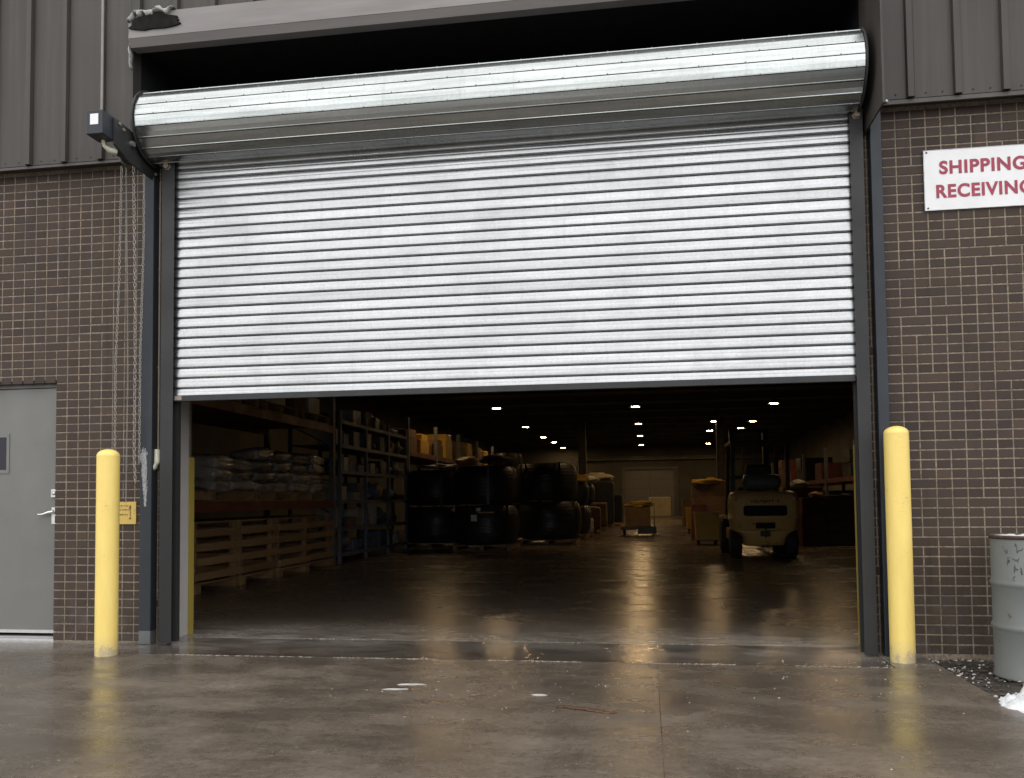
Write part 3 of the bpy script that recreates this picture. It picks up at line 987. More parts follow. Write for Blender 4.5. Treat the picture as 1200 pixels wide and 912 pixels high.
# ------------------------------------------------------------------ bollards
def bollard(x, y, h, label):
    R_ = 0.080
    prof = [(R_, 0.0), (R_, h - 0.05)]
    for k in range(1, 8):
        t = k / 7 * math.pi / 2
        prof.append((max(R_ * math.cos(t), 0.001), h - 0.05 + 0.05 * math.sin(t)))
    t = thing('bollard', label, 'bollard', (x, y, 0), 0, 'yellow bollards beside the doorway')
    part('pipe', G().lathe(prof[:2], (x, y, 0), 40), 'yellow', t)
    part('cap', G().lathe([(R_ + 0.0008, h - 0.052)] + prof[2:], (x, y, 0), 40), 'yellow', t)
bollard(-3.945, -0.555, 1.515, 'yellow pipe bollard in front of the left bricks and yellow notice')
bollard(1.675, -0.262, 1.58, 'yellow pipe bollard in front of the right post, beside the soil')

# ------------------------------------------------------------------ grey side door
dr = thing('side_door', 'grey steel side door with small window and lever handle in the left wall', 'door', (-5.28, 0.06, 0))
part('frame', G().box(DX0, DX0 + 0.05, 0.05, 0.18, 0.02, DZ - 0.002).box(DX1 - 0.012, DX1, 0.05, 0.18, 0.02, DZ - 0.002).box(DX0 + 0.05, DX1 - 0.012, 0.05, 0.18, DZ - 0.055, DZ - 0.002), 'frameg', dr)
lf = part('door_leaf', G().box(DX0 + 0.053, DX1 - 0.016, 0.066, 0.11, 0.075, DZ - 0.058, 0.003), 'doorg', dr)
wn = part('window', G().box(-5.52, -5.262, 0.060, 0.068, 1.675, 1.705).box(-5.52, -5.262, 0.060, 0.068, 1.372, 1.402).box(-5.287, -5.262, 0.0602, 0.068, 1.402, 1.675).box(-5.52, -5.495, 0.0602, 0.068, 1.402, 1.675), 'doorg', dr)
part('pane', G().box(-5.495, -5.287, 0.062, 0.0655, 1.402, 1.675), 'glass', wn)
hn = part('lever_handle', G().tube([(-4.835, 0.066, 1.045), (-4.835, 0.035, 1.045)], 0.016, 12).tube([(-4.822, 0.028, 1.05), (-4.86, 0.024, 1.045), (-4.92, 0.026, 1.028), (-4.965, 0.030, 1.028)], [0.015, 0.014, 0.010, 0.007], 10), 'chrome', dr)
part('escutcheon', G().box(-4.862, -4.812, 0.056, 0.067, 0.945, 1.085, 0.004), 'alu', hn)
part('deadbolt', G().box(-4.866, -4.812, 0.050, 0.067, 1.165, 1.235, 0.005).lathe([(0.0, 0), (0.014, 0), (0.014, -0.006), (0.0, -0.006)], (-4.838, 0.050, 1.20), 12, 'y'), 'alu', dr)
part('kick_sweep', G().box(DX0 + 0.053, DX1 - 0.018, 0.058, 0.066, 0.055, 0.080), 'alu', dr)
part('threshold', G().prism([(0.0, 0.0), (0.0, 0.018), (0.03, 0.032), (0.12, 0.032), (0.12, 0.0)], 'x', DX0, DX1), 'alu', dr)
part('dark_interior', G().box(DX0, DX1, 0.2, 0.25, 0.0, DZ), 'black', dr)

# ------------------------------------------------------------------ steel drum, snow, gravel
DC = (2.445, -0.56, -0.03)
dm = thing('steel_drum', 'scratched grey green steel drum with icy lid beside the right wall', 'drum', DC)
RD, HD = 0.292, 0.885
prof = [(RD - 0.02, 0.0), (RD + 0.004, 0.0), (RD + 0.006, 0.012), (RD, 0.022)]
for zc in (0.315, 0.585):
    prof += [(RD, zc - 0.028), (RD + 0.007, zc - 0.012), (RD + 0.011, zc), (RD + 0.007, zc + 0.012), (RD, zc + 0.028)]
prof += [(RD, HD - 0.03), (RD - 0.003, HD - 0.018)]
part('drum_body', G().lathe([(p[0], p[1]) for p in prof], DC, 64), 'drum', dm)
part('rim', G().lathe([(RD - 0.012, HD - 0.022), (RD + 0.006, HD - 0.022), (RD + 0.010, HD - 0.010), (RD + 0.006, HD), (RD - 0.008, HD), (RD - 0.014, HD - 0.012)], DC, 64), 'rust', dm)
part('lid', G().lathe([(0.001, HD - 0.020), (RD - 0.012, HD - 0.020), (RD - 0.012, HD - 0.016), (0.001, HD - 0.016)], DC, 48), 'drum', dm)
rg = random.Random(12)
g = G()
for (a0, z0) in ((3.55, 0.78), (3.62, 0.73), (3.72, 0.69), (3.82, 0.73), (3.90, 0.79), (3.72, 0.62), (3.86, 0.63), (3.98, 0.69), (3.95, 0.61), (4.1, 0.74), (4.2, 0.66)):
    a, zz = a0 + 0.05, z0 + 0.02
    for q in range(9):
        a2 = a + rg.uniform(-0.045, 0.05); z2 = zz + rg.uniform(-0.028, 0.022)
        pp = []
        for (aa, zv) in ((a, zz), (a2, z2)):
            pp.append((DC[0] + (RD + 0.0006) * math.cos(aa), DC[1] + (RD + 0.0006) * math.sin(aa), DC[2] + zv))
        if (Vector(pp[0]) - Vector(pp[1])).length > 0.003:
            g.tube(pp, 0.0022, 4, True, False)
        a, zz = a2, z2
part('scribble_marks', g, 'marker', dm, label='faded dark scribbles near the top of the drum')['kind'] = 'stuff'
g = G()
for k in range(26):
    a = rg.uniform(0, 6.28); q = RD * 0.86 * math.sqrt(rg.random())
    g.blob((DC[0] + q * math.cos(a), DC[1] + q * math.sin(a), DC[2] + HD - 0.012), (rg.uniform(0.03, 0.08), rg.uniform(0.03, 0.07), rg.uniform(0.006, 0.014)), 2, 0.3, k)
single('snow_patch', g, 'snow', 'thin icy snow lying on the lid of the steel drum', 'snow', (DC[0], DC[1], 0.84))
g = G()
nx, ny = 150, 110
for i in range(nx + 1):
    for j in range(ny + 1):
        x = 1.66 + 1.5 * i / nx; y = -2.05 + 1.0 * j / ny
        ex = min(1, max(0, (x - 1.77) / 0.4)); cx = 1 - ((y + 1.50) / 0.30) ** 2
        edge = cx * 0.9 + 0.35 * mn.noise(Vector((x * 5, y * 5, 1))) - max(0, 1 - ex * 1.6) * 1.0
        hgt = 0.12 * math.sqrt(max(0, min(1, edge))) * (0.75 + 0.35 * ex)
        hgt *= 1 + 0.6 * mn.noise(Vector((x * 9, y * 9, 3))) + 0.4 * mn.noise(Vector((x * 24, y * 24, 3))) + 0.25 * mn.noise(Vector((x * 55, y * 55, 3)))
        g.v.append((x, y, -0.06 + hgt * 1.25))
for i in range(nx):
    for j in range(ny):
        a = i * (ny + 1) + j
        g.f.append((a, a + ny + 1, a + ny + 2, a + 1)); g.sm.append(True)
single('snow_heap', g, 'snow', 'lumpy white snow heap on the soil in front of the drum', 'snow', (2.2, -1.5, -0.06))

def scatter(name, mat, n, fn, r0, r1, seed, zb):
    rg = random.Random(seed)
    g = G()
    base = G().blob((0, 0, 0), (1, 1, 1), 1, 0.3, seed)
    c = 0
    while c < n:
        x, y, ok = fn(rg)
        if not ok: continue
        r = rg.uniform(r0, r1) * (0.6 + rg.random())
        ca, sa = math.cos(rg.random() * 6.28), math.sin(rg.random() * 6.28)
        sx, sy, sz = r * rg.uniform(.7, 1.5), r * rg.uniform(.6, 1), r * rg.uniform(.35, .7)
        z0 = zb(x, y)
        g.add([(x + (v[0] * ca - v[1] * sa) * sx, y + (v[0] * sa + v[1] * ca) * sy, z0 + v[2] * sz) for v in base.v], base.f, False)
        c += 1
    o = part(name, g, mat); o['kind'] = 'stuff'
    return o
o = scatter('gravel', 'stone', 2200, lambda r: (1.87 + r.random() * 1.6, -r.random() * 2.8, True), 0.004, 0.013, 1, lambda x, y: -0.025)
tag(o, 'small wet stones and grit scattered over the soil strip', 'gravel')
def nearwall(r):
    y = -abs(r.gauss(0.45, 0.5)); x = 1.88 + abs(r.gauss(0, 0.35))
    return x, y, y > -2.2
o = scatter('ice_bits', 'ice', 95, nearwall, 0.004, 0.010, 2, lambda x, y: -0.018)
tag(o, 'broken bits of ice and salt on the soil beside the slab edge', 'ice')
def salt(r):
    k = r.random()
    if k < 0.60:
        x = r.uniform(-3.5, 1.55); y = -0.493 + r.gauss(0, 0.006)
        return x, y, (mn.noise(Vector((x * 2, 0, 0))) > -0.15)
    if k < 0.88:
        x = r.uniform(-3.8, 1.5); return x, 0.30 + r.gauss(0, 0.006), (mn.noise(Vector((x * 2, 5, 0))) > 0)
    if k < 0.92:
        return 1.1 + r.gauss(0, 0.35), -1.0 + r.gauss(0, 0.45), True
    if k < 0.97:
        return -0.9 + r.gauss(0, 0.5), -1.4 + r.gauss(0, 0.4), True
    return 1.68 + r.gauss(0, 0.08), -0.33 + r.gauss(0, 0.05), True
def saltok(r):
    x, y, ok = salt(r)
    return x, y, ok and x < 1.84
o = scatter('salt_grains', 'ice', 1200, saltok, 0.0012, 0.0036, 3, lambda x, y: 0.001)
tag(o, 'white de-icing salt grains along the slab joints', 'salt')
def flake(x, y, l, w_, a, seed, label):
    """thin ragged crust: noisy outline, low dome"""
    g = G(); n = 36
    rings = [(1.0, 0.0006), (0.8, 0.005), (0.4, 0.007)]
    vs = []
    for (q, h_) in rings:
        for k in range(n):
            t = 2 * math.pi * k / n
            e = 1 + 0.55 * mn.noise(Vector((math.cos(t) * 2 + seed, math.sin(t) * 2, 0.3))) + 0.35 * mn.noise(Vector((math.cos(t) * 6 + seed, math.sin(t) * 6, 2)))
            px, py = math.cos(t) * l / 2 * e * q, math.sin(t) * w_ * e * q
            vs.append((x + px * math.cos(a) - py * math.sin(a), y + px * math.sin(a) + py * math.cos(a), h_ * (0.7 + 0.6 * mn.noise(Vector((k, q * 3, seed))))  if q < 1 else h_))
    vs.append((x, y, 0.006))
    fs = []
    for i in range(2):
        for k in range(n):
            k2 = (k + 1) % n
            fs.append((i * n + k, i * n + k2, (i + 1) * n + k2, (i + 1) * n + k))
    for k in range(n):
        fs.append((2 * n + k, 2 * n + (k + 1) % n, 3 * n))
    g.add(vs, fs, True)
    single('ice_patch', g, 'ice', label, 'ice', (x, y, 0.0))
flake(-1.42, -1.32, 0.16, 0.018, 0.15, 1, 'larger thin streak of ice on the wet slab, left of centre')
flake(-1.48, -1.46, 0.13, 0.014, 0.1, 11, 'small ice streak just in front of the larger one on the slab')
flake(-0.62, -1.52, 0.09, 0.02, 0.0, 21, 'small lump of ice near the middle of the slab, behind the leaf')
g = G()
rg = random.Random(31)
for k in range(6):
    g.blob((-0.44 + 0.045 * k, -1.80 - 0.018 * k, 0.004), (0.035, 0.016, 0.004), 2, 0.5, 40 + k, 0.001)
single('wet_leaves', g, 'leaf', 'flattened brown wet leaves on the slab near its centre', 'leaves', (-0.33, -1.84, 0))

# ------------------------------------------------------------------ warehouse shell
CZ = 4.75
structure('wall_left', G().box(-9.9, -9.6, 0.5, 56, -0.1, 6.6), 'wallin')
structure('wall_right', G().box(8.6, 8.9, 0.5, 56, -0.1, 6.6), 'wallin')
BY = 50.0
structure('wall_back', G().box(-9.6, -1.38, BY, BY + 0.3, -0.1, CZ).box(1.80, 8.6, BY, BY + 0.3, -0.1, CZ).box(-1.38, 1.80, BY, BY + 0.3, 3.0, CZ), 'wallin')
structure('light_leak_closure', G().box(-9.6, 8.6, BY + 0.5, BY + 0.6, -0.1, CZ), 'wallin')  # unseen closure added to stop sky light leaking through the far door
structure('wall_front', G().box(-9.6, X0 - 0.02, 0.501, 0.56, 0.0, CZ).box(X1 + 0.02, 8.6, 0.501, 0.56, 0.0, CZ).box(X0 - 0.02, X1 + 0.02, 0.501, 0.56, 3.74, 3.86), 'wallin')
structure('ceiling', G().box(-9.6, 8.6, 1.0, 56, CZ, CZ + 0.1), 'ceil')
jt = thing('roof_beams', 'dark steel roof beams crossing under the warehouse ceiling', 'roof beams', (0, 20, CZ))
for k in range(16):
    y = 3.0 + 3.0 * k
    part('beam', G().box(-9.6, 8.6, y - 0.06, y + 0.06, CZ - 0.26, CZ - 0.24).box(-9.6, 8.6, y - 0.01, y + 0.01, CZ - 0.24, CZ - 0.002).box(-9.6, 8.6, y - 0.06, y + 0.06, CZ - 0.02, CZ - 0.0025), 'steelin', jt)
bd = thing('far_door', 'closed grey panelled door in the far back wall of the warehouse', 'door', (0.2, BY, 0))
part('frame', G().box(-1.56, -1.38, BY - 0.06, BY + 0.02, 0, 3.18).box(1.80, 1.98, BY - 0.06, BY + 0.02, 0, 3.18).box(-1.38, 1.80, BY - 0.06, BY + 0.02, 3.0, 3.18), 'steelin', bd)
for k in range(5):
    part('panel', G().box(-1.38, 0.195, BY + 0.06, BY + 0.1, 0.6 * k + 0.004, 0.6 * k + 0.59).box(0.225, 1.80, BY + 0.06, BY + 0.1, 0.6 * k + 0.004, 0.6 * k + 0.59), 'doorg', bd)
part('centre_post', G().box(0.195, 0.225, BY + 0.05, BY + 0.1, 0, 3.0), 'steelin', bd)
bm_ = thing('wall_beam', 'dark horizontal beam across the back wall above the far door', 'beam', (0, BY, 3.75))
part('flange', G().box(-4.5, 8.6, BY - 0.3, BY - 0.02, 3.80, 3.84).box(-4.5, 8.6, BY - 0.3, BY - 0.02, 3.62, 3.66), 'steelin', bm_)
part('web', G().box(-4.5, 8.6, BY - 0.17, BY - 0.15, 3.66, 3.80), 'steelin', bm_)
def column(x, y, lab):
    t = thing('steel_column', lab, 'column', (x, y, 0))
    part('shaft', G().box(x - 0.15, x + 0.15, y - 0.012, y + 0.012, 0.02, CZ - 0.27).box(x - 0.16, x - 0.14, y - 0.14, y + 0.14, 0.02, CZ - 0.27).box(x + 0.14, x + 0.16, y - 0.14, y + 0.14, 0.02, CZ - 0.27), 'steelin', t)
    part('base_plate', G().box(x - 0.22, x + 0.22, y - 0.22, y + 0.22, 0.0, 0.02), 'steelin', t)
column(-2.72, 31.0, 'dark steel column rising behind the far black coils, left of the far door')
column(3.1, 31.0, 'dark steel column rising to the right of the far door, behind the yellow bin')

# lamps
LP = [(-5.27, 24.1, 'left row, nearest of those in view'), (-5.36, 32.3, 'left row, second'), (-5.33, 38.9, 'left row, third'), (-5.21, 43.0, 'left row, fourth'), (-5.2, 48.4, 'left row, farthest'),
      (-0.34, 24.8, 'middle row over the aisle, nearest in view'), (-0.31, 31.9, 'middle row over the aisle, second'), (-0.30, 39.2, 'middle row over the aisle, third'), (-0.28, 47.0, 'middle row over the aisle, farthest'),
      (4.46, 24.9, 'right row above the forklift, nearest'), (4.57, 32.0, 'right row, second'), (4.45, 35.6, 'right row, third'), (3.75, 39.2, 'right row, fourth'), (3.72, 46.9, 'right row, farthest'),
      (2.92, 31.6, 'inner right row, nearer'), (3.10, 36.8, 'inner right row, farther'),
      (-5.25, 15.5, 'left row, nearest the doorway and hidden above the shutter'), (-0.34, 15.8, 'middle row, nearest the doorway and hidden above the shutter'), (4.45, 15.8, 'right row, nearest the doorway and hidden above the shutter')]
LZ = 4.40
lamp0 = thing('high_bay_lamp', 'x', 'ceiling lamp', (LP[0][0], LP[0][1], LZ))
part('shade', G().lathe([(0.05, 0.24), (0.09, 0.22), (0.15, 0.10), (0.20, 0.01), (0.205, 0.0), (0.195, 0.0), (0.14, 0.10), (0.04, 0.20)], (0, 0, 0), 20), 'lampshade', lamp0, True)
part('bulb', G().lathe([(0.001, -0.006), (0.135, 0.006), (0.135, 0.02), (0.001, 0.02)], (0, 0, 0), 16), 'lamp', lamp0, True)
part('hanger', G().tube([(0, 0, 0.22), (0, 0, CZ - LZ - 0.02)], 0.012, 6), 'dark', lamp0, True)
part('ballast', G().box(-0.06, 0.06, -0.06, 0.06, 0.2, 0.30), 'dark', lamp0, True)
for i, (x, y, wh) in enumerate(LP):
    lab = ('lit round warehouse lamp, ' + wh) if wh else 'lit round warehouse lamp hung over the near floor, hidden above the shutter'
    if i == 0:
        tag(lamp0, lab, None, 'lamps hanging from the warehouse ceiling')
    else:
        dup(lamp0, (x, y, LZ), 0, lab, 'lamps hanging from the warehouse ceiling')

# ------------------------------------------------------------------ pallets, crates
def make_pallet(label, loc, L=1.2, W=1.0, rz=0.0, mat='wood', group='wooden pallets'):
    t = thing('wooden_pallet', label, 'pallet', loc, rz, group)
    for k in range(6):
        y = -W / 2 + (W - 0.10) * k / 5
        part('deck_board', G().box(-L / 2, L / 2, y, y + 0.10, 0.118, 0.140), mat, t, True)
    for k in range(3):
        x = -L / 2 + (L - 0.09) * k / 2
        part('stringer', G().box(x, x + 0.09, -W / 2, W / 2, 0.022, 0.116), mat, t, True)
        y = -W / 2 + (W - 0.10) * k / 2
        part('bottom_board', G().box(-L / 2, L / 2, y, y + 0.10, 0.0, 0.020), mat, t, True)
    return t
cr0 = None
def crate_build(loc):
    t = thing('slatted_crate', 'x', 'crate', loc)
    L, D_, H = 1.18, 1.0, 0.86          # along y, x, z
    for k in range(4):
        zc = 0.155 + k * 0.178
        hh = 0.096
        part('side_board', G().box(0.0, 0.022, -L / 2, L / 2, zc, zc + hh, 0.004), 'wood', t, True)
        part('side_board', G().box(-D_, -D_ + 0.022, -L / 2, L / 2, zc, zc + hh, 0.004), 'wood', t, True)
        for s in (-1, 1):
            part('end_board', G().box(-D_ + 0.024, -0.002, s * (L / 2 - 0.011) - 0.011, s * (L / 2 - 0.011) + 0.011, zc, zc + hh), 'wood', t, True)
    for s in (-1, 1):
        part('corner_post', G().box(-0.10, -0.04, s * (L / 2 - 0.07) - 0.035, s * (L / 2 - 0.07) + 0.035, 0.12, H), 'wood', t, True)
        part('foot', G().box(-D_, 0.0, s * (L / 2 - 0.075) - 0.07, s * (L / 2 - 0.075) + 0.07, 0.0, 0.10), 'wood', t, True)
    part('base_deck', G().box(-D_, -0.0, -L / 2, L / 2, 0.10, 0.125), 'wood', t, True)
    part('lid_board', G().box(-D_, -0.03, -L / 2, L / 2, H, H + 0.018), 'wood', t, True)
    return t
cy = [4.05, 5.24, 6.43, 7.62]
lb = ['slatted wooden crate nearest the doorway in the row along the left rack', 'slatted wooden crate second from the doorway along the left rack',
      'slatted wooden crate third from the doorway along the left rack', 'slatted wooden crate farthest in, against the blue shelving']
cr0 = crate_build((-5.46, cy[0], 0)); tag(cr0, lb[0], None, 'slatted crates on the floor under the left rack')
dup(cr0, (-5.44, 2.86, 0), 0, 'slatted wooden crate just inside the left jamb, mostly hidden', 'slatted crates on the floor under the left rack')
for i in (1, 2, 3):
    dup(cr0, (-5.46 + 0.03 * ((i * 7) % 3 - 1), cy[i], 0), 0.02 * ((i * 5) % 3 - 1), lb[i], 'slatted crates on the floor under the left rack')

# ------------------------------------------------------------------ red beam pallet rack
rk = thing('pallet_rack', 'tall pallet rack with dark red beams over the wooden crates', 'rack', (-6.1, 5.6, 0))
for (x, y) in ((-5.52, 8.30), (-6.75, 8.30), (-5.52, 2.2), (-6.75, 2.2)):
    part('upright', G().box(x - 0.04, x + 0.04, y - 0.05, y + 0.05, 0.0, 3.9), 'rackgrey', rk)
for z_ in (1.00, 2.33, 3.5):
    for x in (-5.50, -6.75):
        part('beam', G().box(x - 0.025, x + 0.025, 2.25, 8.25, z_, z_ + 0.13), 'rackred', rk)
    part('shelf_deck', G().box(-6.72, -5.53, 2.25, 8.25, z_ + 0.10, z_ + 0.128), 'woodx', rk)
for k in range(6):
    part('brace', G().tube([(-5.52, 8.30, 0.3 + 0.6 * k), (-6.75, 8.30, 0.9 + 0.6 * k if k % 2 else 0.3 + 0.6 * k)], 0.015, 6), 'rackgrey', rk)
rg = random.Random(21)
pal0 = make_pallet('x', (-6.05, 3.3, 1.13), 1.2, 1.1)
PALS = [((-6.05, 4.55, 1.132), 'pallet of pale sacks on the red beam, nearest the doorway'), ((-6.05, 5.85, 1.132), 'pallet under the middle stack of pale sacks on the red beam'), ((-6.05, 7.25, 1.132), 'pallet under the brightest pale sacks, next to the blue shelving'),
        ((-6.05, 3.3, 2.462), 'pallet on the upper red beam, nearest the doorway'), ((-6.05, 4.7, 2.462), 'pallet on the upper red beam, second in'), ((-6.05, 6.1, 2.462), 'pallet on the upper red beam, third in'), ((-6.05, 7.5, 2.462), 'pallet on the upper red beam, at the far end')]
tag(pal0, 'pallet on the lower red beam just inside the left jamb')
for p, l_ in PALS:
    dup(pal0, p, math.pi / 2, l_, 'wooden pallets')
def sack_geo(seed):
    g = G()
    bm = bmesh.new()
    bmesh.ops.create_cube(bm, size=1)
    bmesh.ops.subdivide_edges(bm, edges=bm.edges[:], cuts=5, use_grid_fill=True)
    for v in bm.verts:
        x, y, z_ = v.co
        k = 1 - 0.35 * (abs(2 * x) ** 4) * (abs(2 * z_) ** 1) ; k2 = 1 - 0.35 * (abs(2 * y) ** 4) * abs(2 * z_)
        f = (1 - 0.55 * max(abs(2 * x), abs(2 * y)) ** 5)
        nn = mn.noise(Vector((x * 3 + seed, y * 3, z_ * 3))) * 0.05 + mn.noise(Vector((x * 8 + seed, y * 8, z_ * 8))) * 0.02
        v.co = Vector((x * 0.42 + nn * 0.3, y * 0.60 + nn * 0.3, (z_ * f * 0.19 + nn * 0.5)))
    return g.bm(bm, True)
sm_ = [mesh_of('sack', sack_geo(s * 3.7), 'sack') for s in range(3)]
n_ = 0
for (p, l_) in PALS[:3]:
    levels = 3 if p[1] < 5 else 4
    for lv in range(levels):
        for q in range(2):
            for rowx in range(1 if lv else 1):
                o = bpy.data.objects.new('sack', rg.choice(sm_)); COL.objects.link(o)
                o.location = (-5.72 + rg.uniform(-0.04, 0.03), p[1] - 0.30 + 0.60 * q + rg.uniform(-0.03, 0.03), p[2] + 0.22 + lv * 0.155)
                o.rotation_euler = (rg.uniform(-0.08, 0.08), rg.uniform(-0.10, 0.16), rg.uniform(-0.12, 0.12))
                which = {0: 'nearest', 1: 'middle', 2: 'farthest and brightest'}[PALS.index((p, l_))]
                lvn = ['bottom', 'second', 'third', 'top'][lv]
                tag(o, f'pale plastic sack, {lvn} layer, {"near" if q == 0 else "far"} side of the {which} sack stack', 'sack', 'pale sacks stacked on the red rack')
                n_ += 1
# goods on the upper beam
for i, (y, h_, wd, mt) in enumerate(((3.3, 0.5, 1.0, 'card'), (4.5, 0.28, 0.7, 'palegoods'), (5.3, 0.42, 0.5, 'card'), (6.1, 0.35, 0.8, 'palegoods'), (7.1, 0.5, 0.5, 'card'), (7.7, 0.30, 0.5, 'palegoods'))):
    g = G().box(-6.45, -5.62, y - wd / 2, y + wd / 2, 2.605, 2.605 + h_, 0.01)
    o = single('carton', g, mt, f'{"brown" if mt == "card" else "pale"} carton on the upper red beam, number {i + 1} from the doorway', 'carton', (-6.0, y, 2.605), 'cartons on the upper red beam')
    o['label'] = ['big brown carton on the upper beam nearest the jamb', 'low pale carton on the upper beam next to the big brown one', 'brown carton between two pale ones on the upper beam', 'wide pale carton in the middle of the upper beam', 'tall brown carton near the far end of the upper beam', 'small pale carton at the far end of the upper beam'][i]

# ------------------------------------------------------------------ blue shelving with clutter
bs = thing('shelving_unit', 'blue grey steel shelving packed with small parts, beyond the wooden crates', 'shelving', (-5.9, 10.8, 0))
YS = [8.62, 10.1, 11.6, 13.0]
for y in YS:
    for x in (-5.50, -6.45):
        part('upright', G().box(x - 0.03, x + 0.03, y - 0.03, y + 0.03, 0.0, 2.78), 'rackblue', bs)
ZS = [0.16, 0.62, 1.12, 1.66, 2.14, 2.58]
for z_ in ZS:
    part('shelf', G().box(-6.44, -5.50, 8.62, 13.0, z_, z_ + 0.02), 'rackgrey', bs)
    part('shelf_beam', G().box(-5.495, -5.465, 8.62, 13.0, z_ - 0.04, z_ + 0.025), 'rackblue', bs)
rg = random.Random(33)
nm = {0: 'bottom', 1: 'second', 2: 'third', 3: 'fourth', 4: 'fifth', 5: 'top'}
for li, z_ in enumerate(ZS):
    y = 8.75; q = 0
    while y < 12.8:
        wd = rg.uniform(0.18, 0.42); h_ = rg.uniform(0.14, 0.38)
        if rg.random() < 0.96:
            mt = rg.choice(['palegoods', 'bluegoods', 'bluegoods', 'card', 'palegoods', 'rackgrey', 'binyel'] if rg.random() < 0.4 else ['bluegoods', 'rackgrey', 'palegoods'])
            cl = {'palegoods': 'pale', 'bluegoods': 'blue', 'card': 'brown', 'rackgrey': 'grey', 'binyel': 'yellow'}[mt]
            g = G()
            dx = rg.uniform(0, 0.12)
            if rg.random() < 0.45:
                g.blob((-5.72 - dx, y + wd / 2, z_ + 0.02 + h_ / 2), (0.18, wd / 2, h_ / 2), 2, 0.3, q + li * 20, z_ + 0.021)
                kind, nme = 'bag', 'small_bag'
            else:
                g.box(-6.0, -5.52 - dx, y, y + wd, z_ + 0.021, z_ + 0.02 + h_, 0.006)
                g.box(-6.0, -5.515 - dx, y - 0.004, y + wd + 0.004, z_ + 0.02 + h_ * 0.86, z_ + 0.02 + h_ * 0.93)
                kind, nme = 'box', 'small_box'
            on_ = ['first', 'second', 'third', 'fourth', 'fifth', 'sixth', 'seventh', 'eighth', 'ninth', 'tenth', 'eleventh', 'twelfth', 'thirteenth', 'fourteenth', 'fifteenth', 'sixteenth', 'seventeenth', 'eighteenth', 'nineteenth', 'twentieth'][q]
            single(nme, g, mt, f'{cl} parts {kind} on the {nm[li]} blue shelf, {on_} item from the doorway end', kind, (-5.75, y, z_ + 0.02), f'parts on the {nm[li]} shelf')
            q += 1
        y += wd + rg.uniform(0.02, 0.1)

# orange rack behind
rk2 = thing('pallet_rack', 'tall pallet rack with orange beams rising behind the black coils', 'rack', (-6.2, 16, 0))
for y in (13.5, 16.3, 19.1, 22.0, 25.0):
    for x in (-5.6, -6.8):
        part('upright', G().box(x - 0.04, x + 0.04, y - 0.05, y + 0.05, 0.0, 3.1), 'rackgrey', rk2)
for z_ in (1.15, 2.2):
    for x in (-5.6, -6.8):
        part('beam', G().box(x - 0.025, x + 0.025, 13.5, 25.0, z_, z_ + 0.12), 'rackred', rk2)
    part('shelf_deck', G().box(-6.78, -5.63, 13.5, 25.0, z_ + 0.10, z_ + 0.119), 'woodx', rk2)
rg = random.Random(41)
for i, y in enumerate((14.2, 15.4, 17.0, 18.2, 19.9, 21.2, 23.0, 24.2)):
    h_ = rg.uniform(0.3, 0.6); mt = ['card', 'binyel'][i % 2]
    nms = ['nearest the blue shelving', 'second from the blue shelving', 'third along', 'fourth along', 'fifth along', 'sixth along', 'second from the far end', 'at the far end']
    single('stacked_goods', G().box(-6.6, -5.66, y - 0.45, y + 0.4, 2.32, 2.32 + h_, 0.02).box(-6.5, -5.7, y - 0.2, y + 0.45, 2.32 + h_, 2.32 + h_ + 0.15, 0.02), mt, f'{"brown" if i % 2 == 0 else "yellow"} goods on the orange rack shelf, {nms[i]}', 'goods', (-6.1, y, 2.32), 'goods on the orange rack')

# ------------------------------------------------------------------ black pipe coils
def make_coil(R_, H_, seed=0):
    """pipe wound in layers: outline of touching rings, hollow in the middle"""
    t = thing('pipe_coil', 'x', 'pipe coil', (0, 0, 0))
    rings = 11
    pr = [(R_ * 0.42, 0.0)]
    rp = H_ / rings / 2
    for k in range(rings):
        for a in (-60, -20, 20, 60):
            t_ = math.radians(a)
            zq = rp + k * 2 * rp + rp * math.sin(t_)
            pr.append((R_ - 0.11 * abs(2 * zq / H_ - 1) ** 3.5 - rp * 0.22 + rp * 0.22 * math.cos(t_), zq))
    pr.append((R_ * 0.42, H_))
    for k in range(rings)[::-1]:
        pr.append((R_ * 0.42 - rp * 0.5, rp + 2 * rp * k))
    part('windings', G().lathe(pr, (0, 0, 0), 40), 'plastic', t, True)
    for k in range(5):
        a = 2 * math.pi * k / 5 + 0.5
        c, s = math.cos(a), math.sin(a)
        r0, r1 = R_ * 0.40, R_ + 0.012
        w2 = 0.03
        vs = []
        for (r, zz) in ((r0, -0.0), (r1, -0.0), (r1, H_ + 0.012), (r0, H_ + 0.012)):
            for e in (-w2, w2):
                vs.append((c * r - s * e, s * r + c * e, max(0.001, zz)))
        part('strap', G().add(vs, [(2, 3, 5, 4), (4, 5, 7, 6)]), 'vinyl', t, True)
    return t
coil0 = make_coil(0.74, 0.86)
palw = make_pallet('x', (0, 0, 0), 1.3, 1.3, 0, 'woodx')
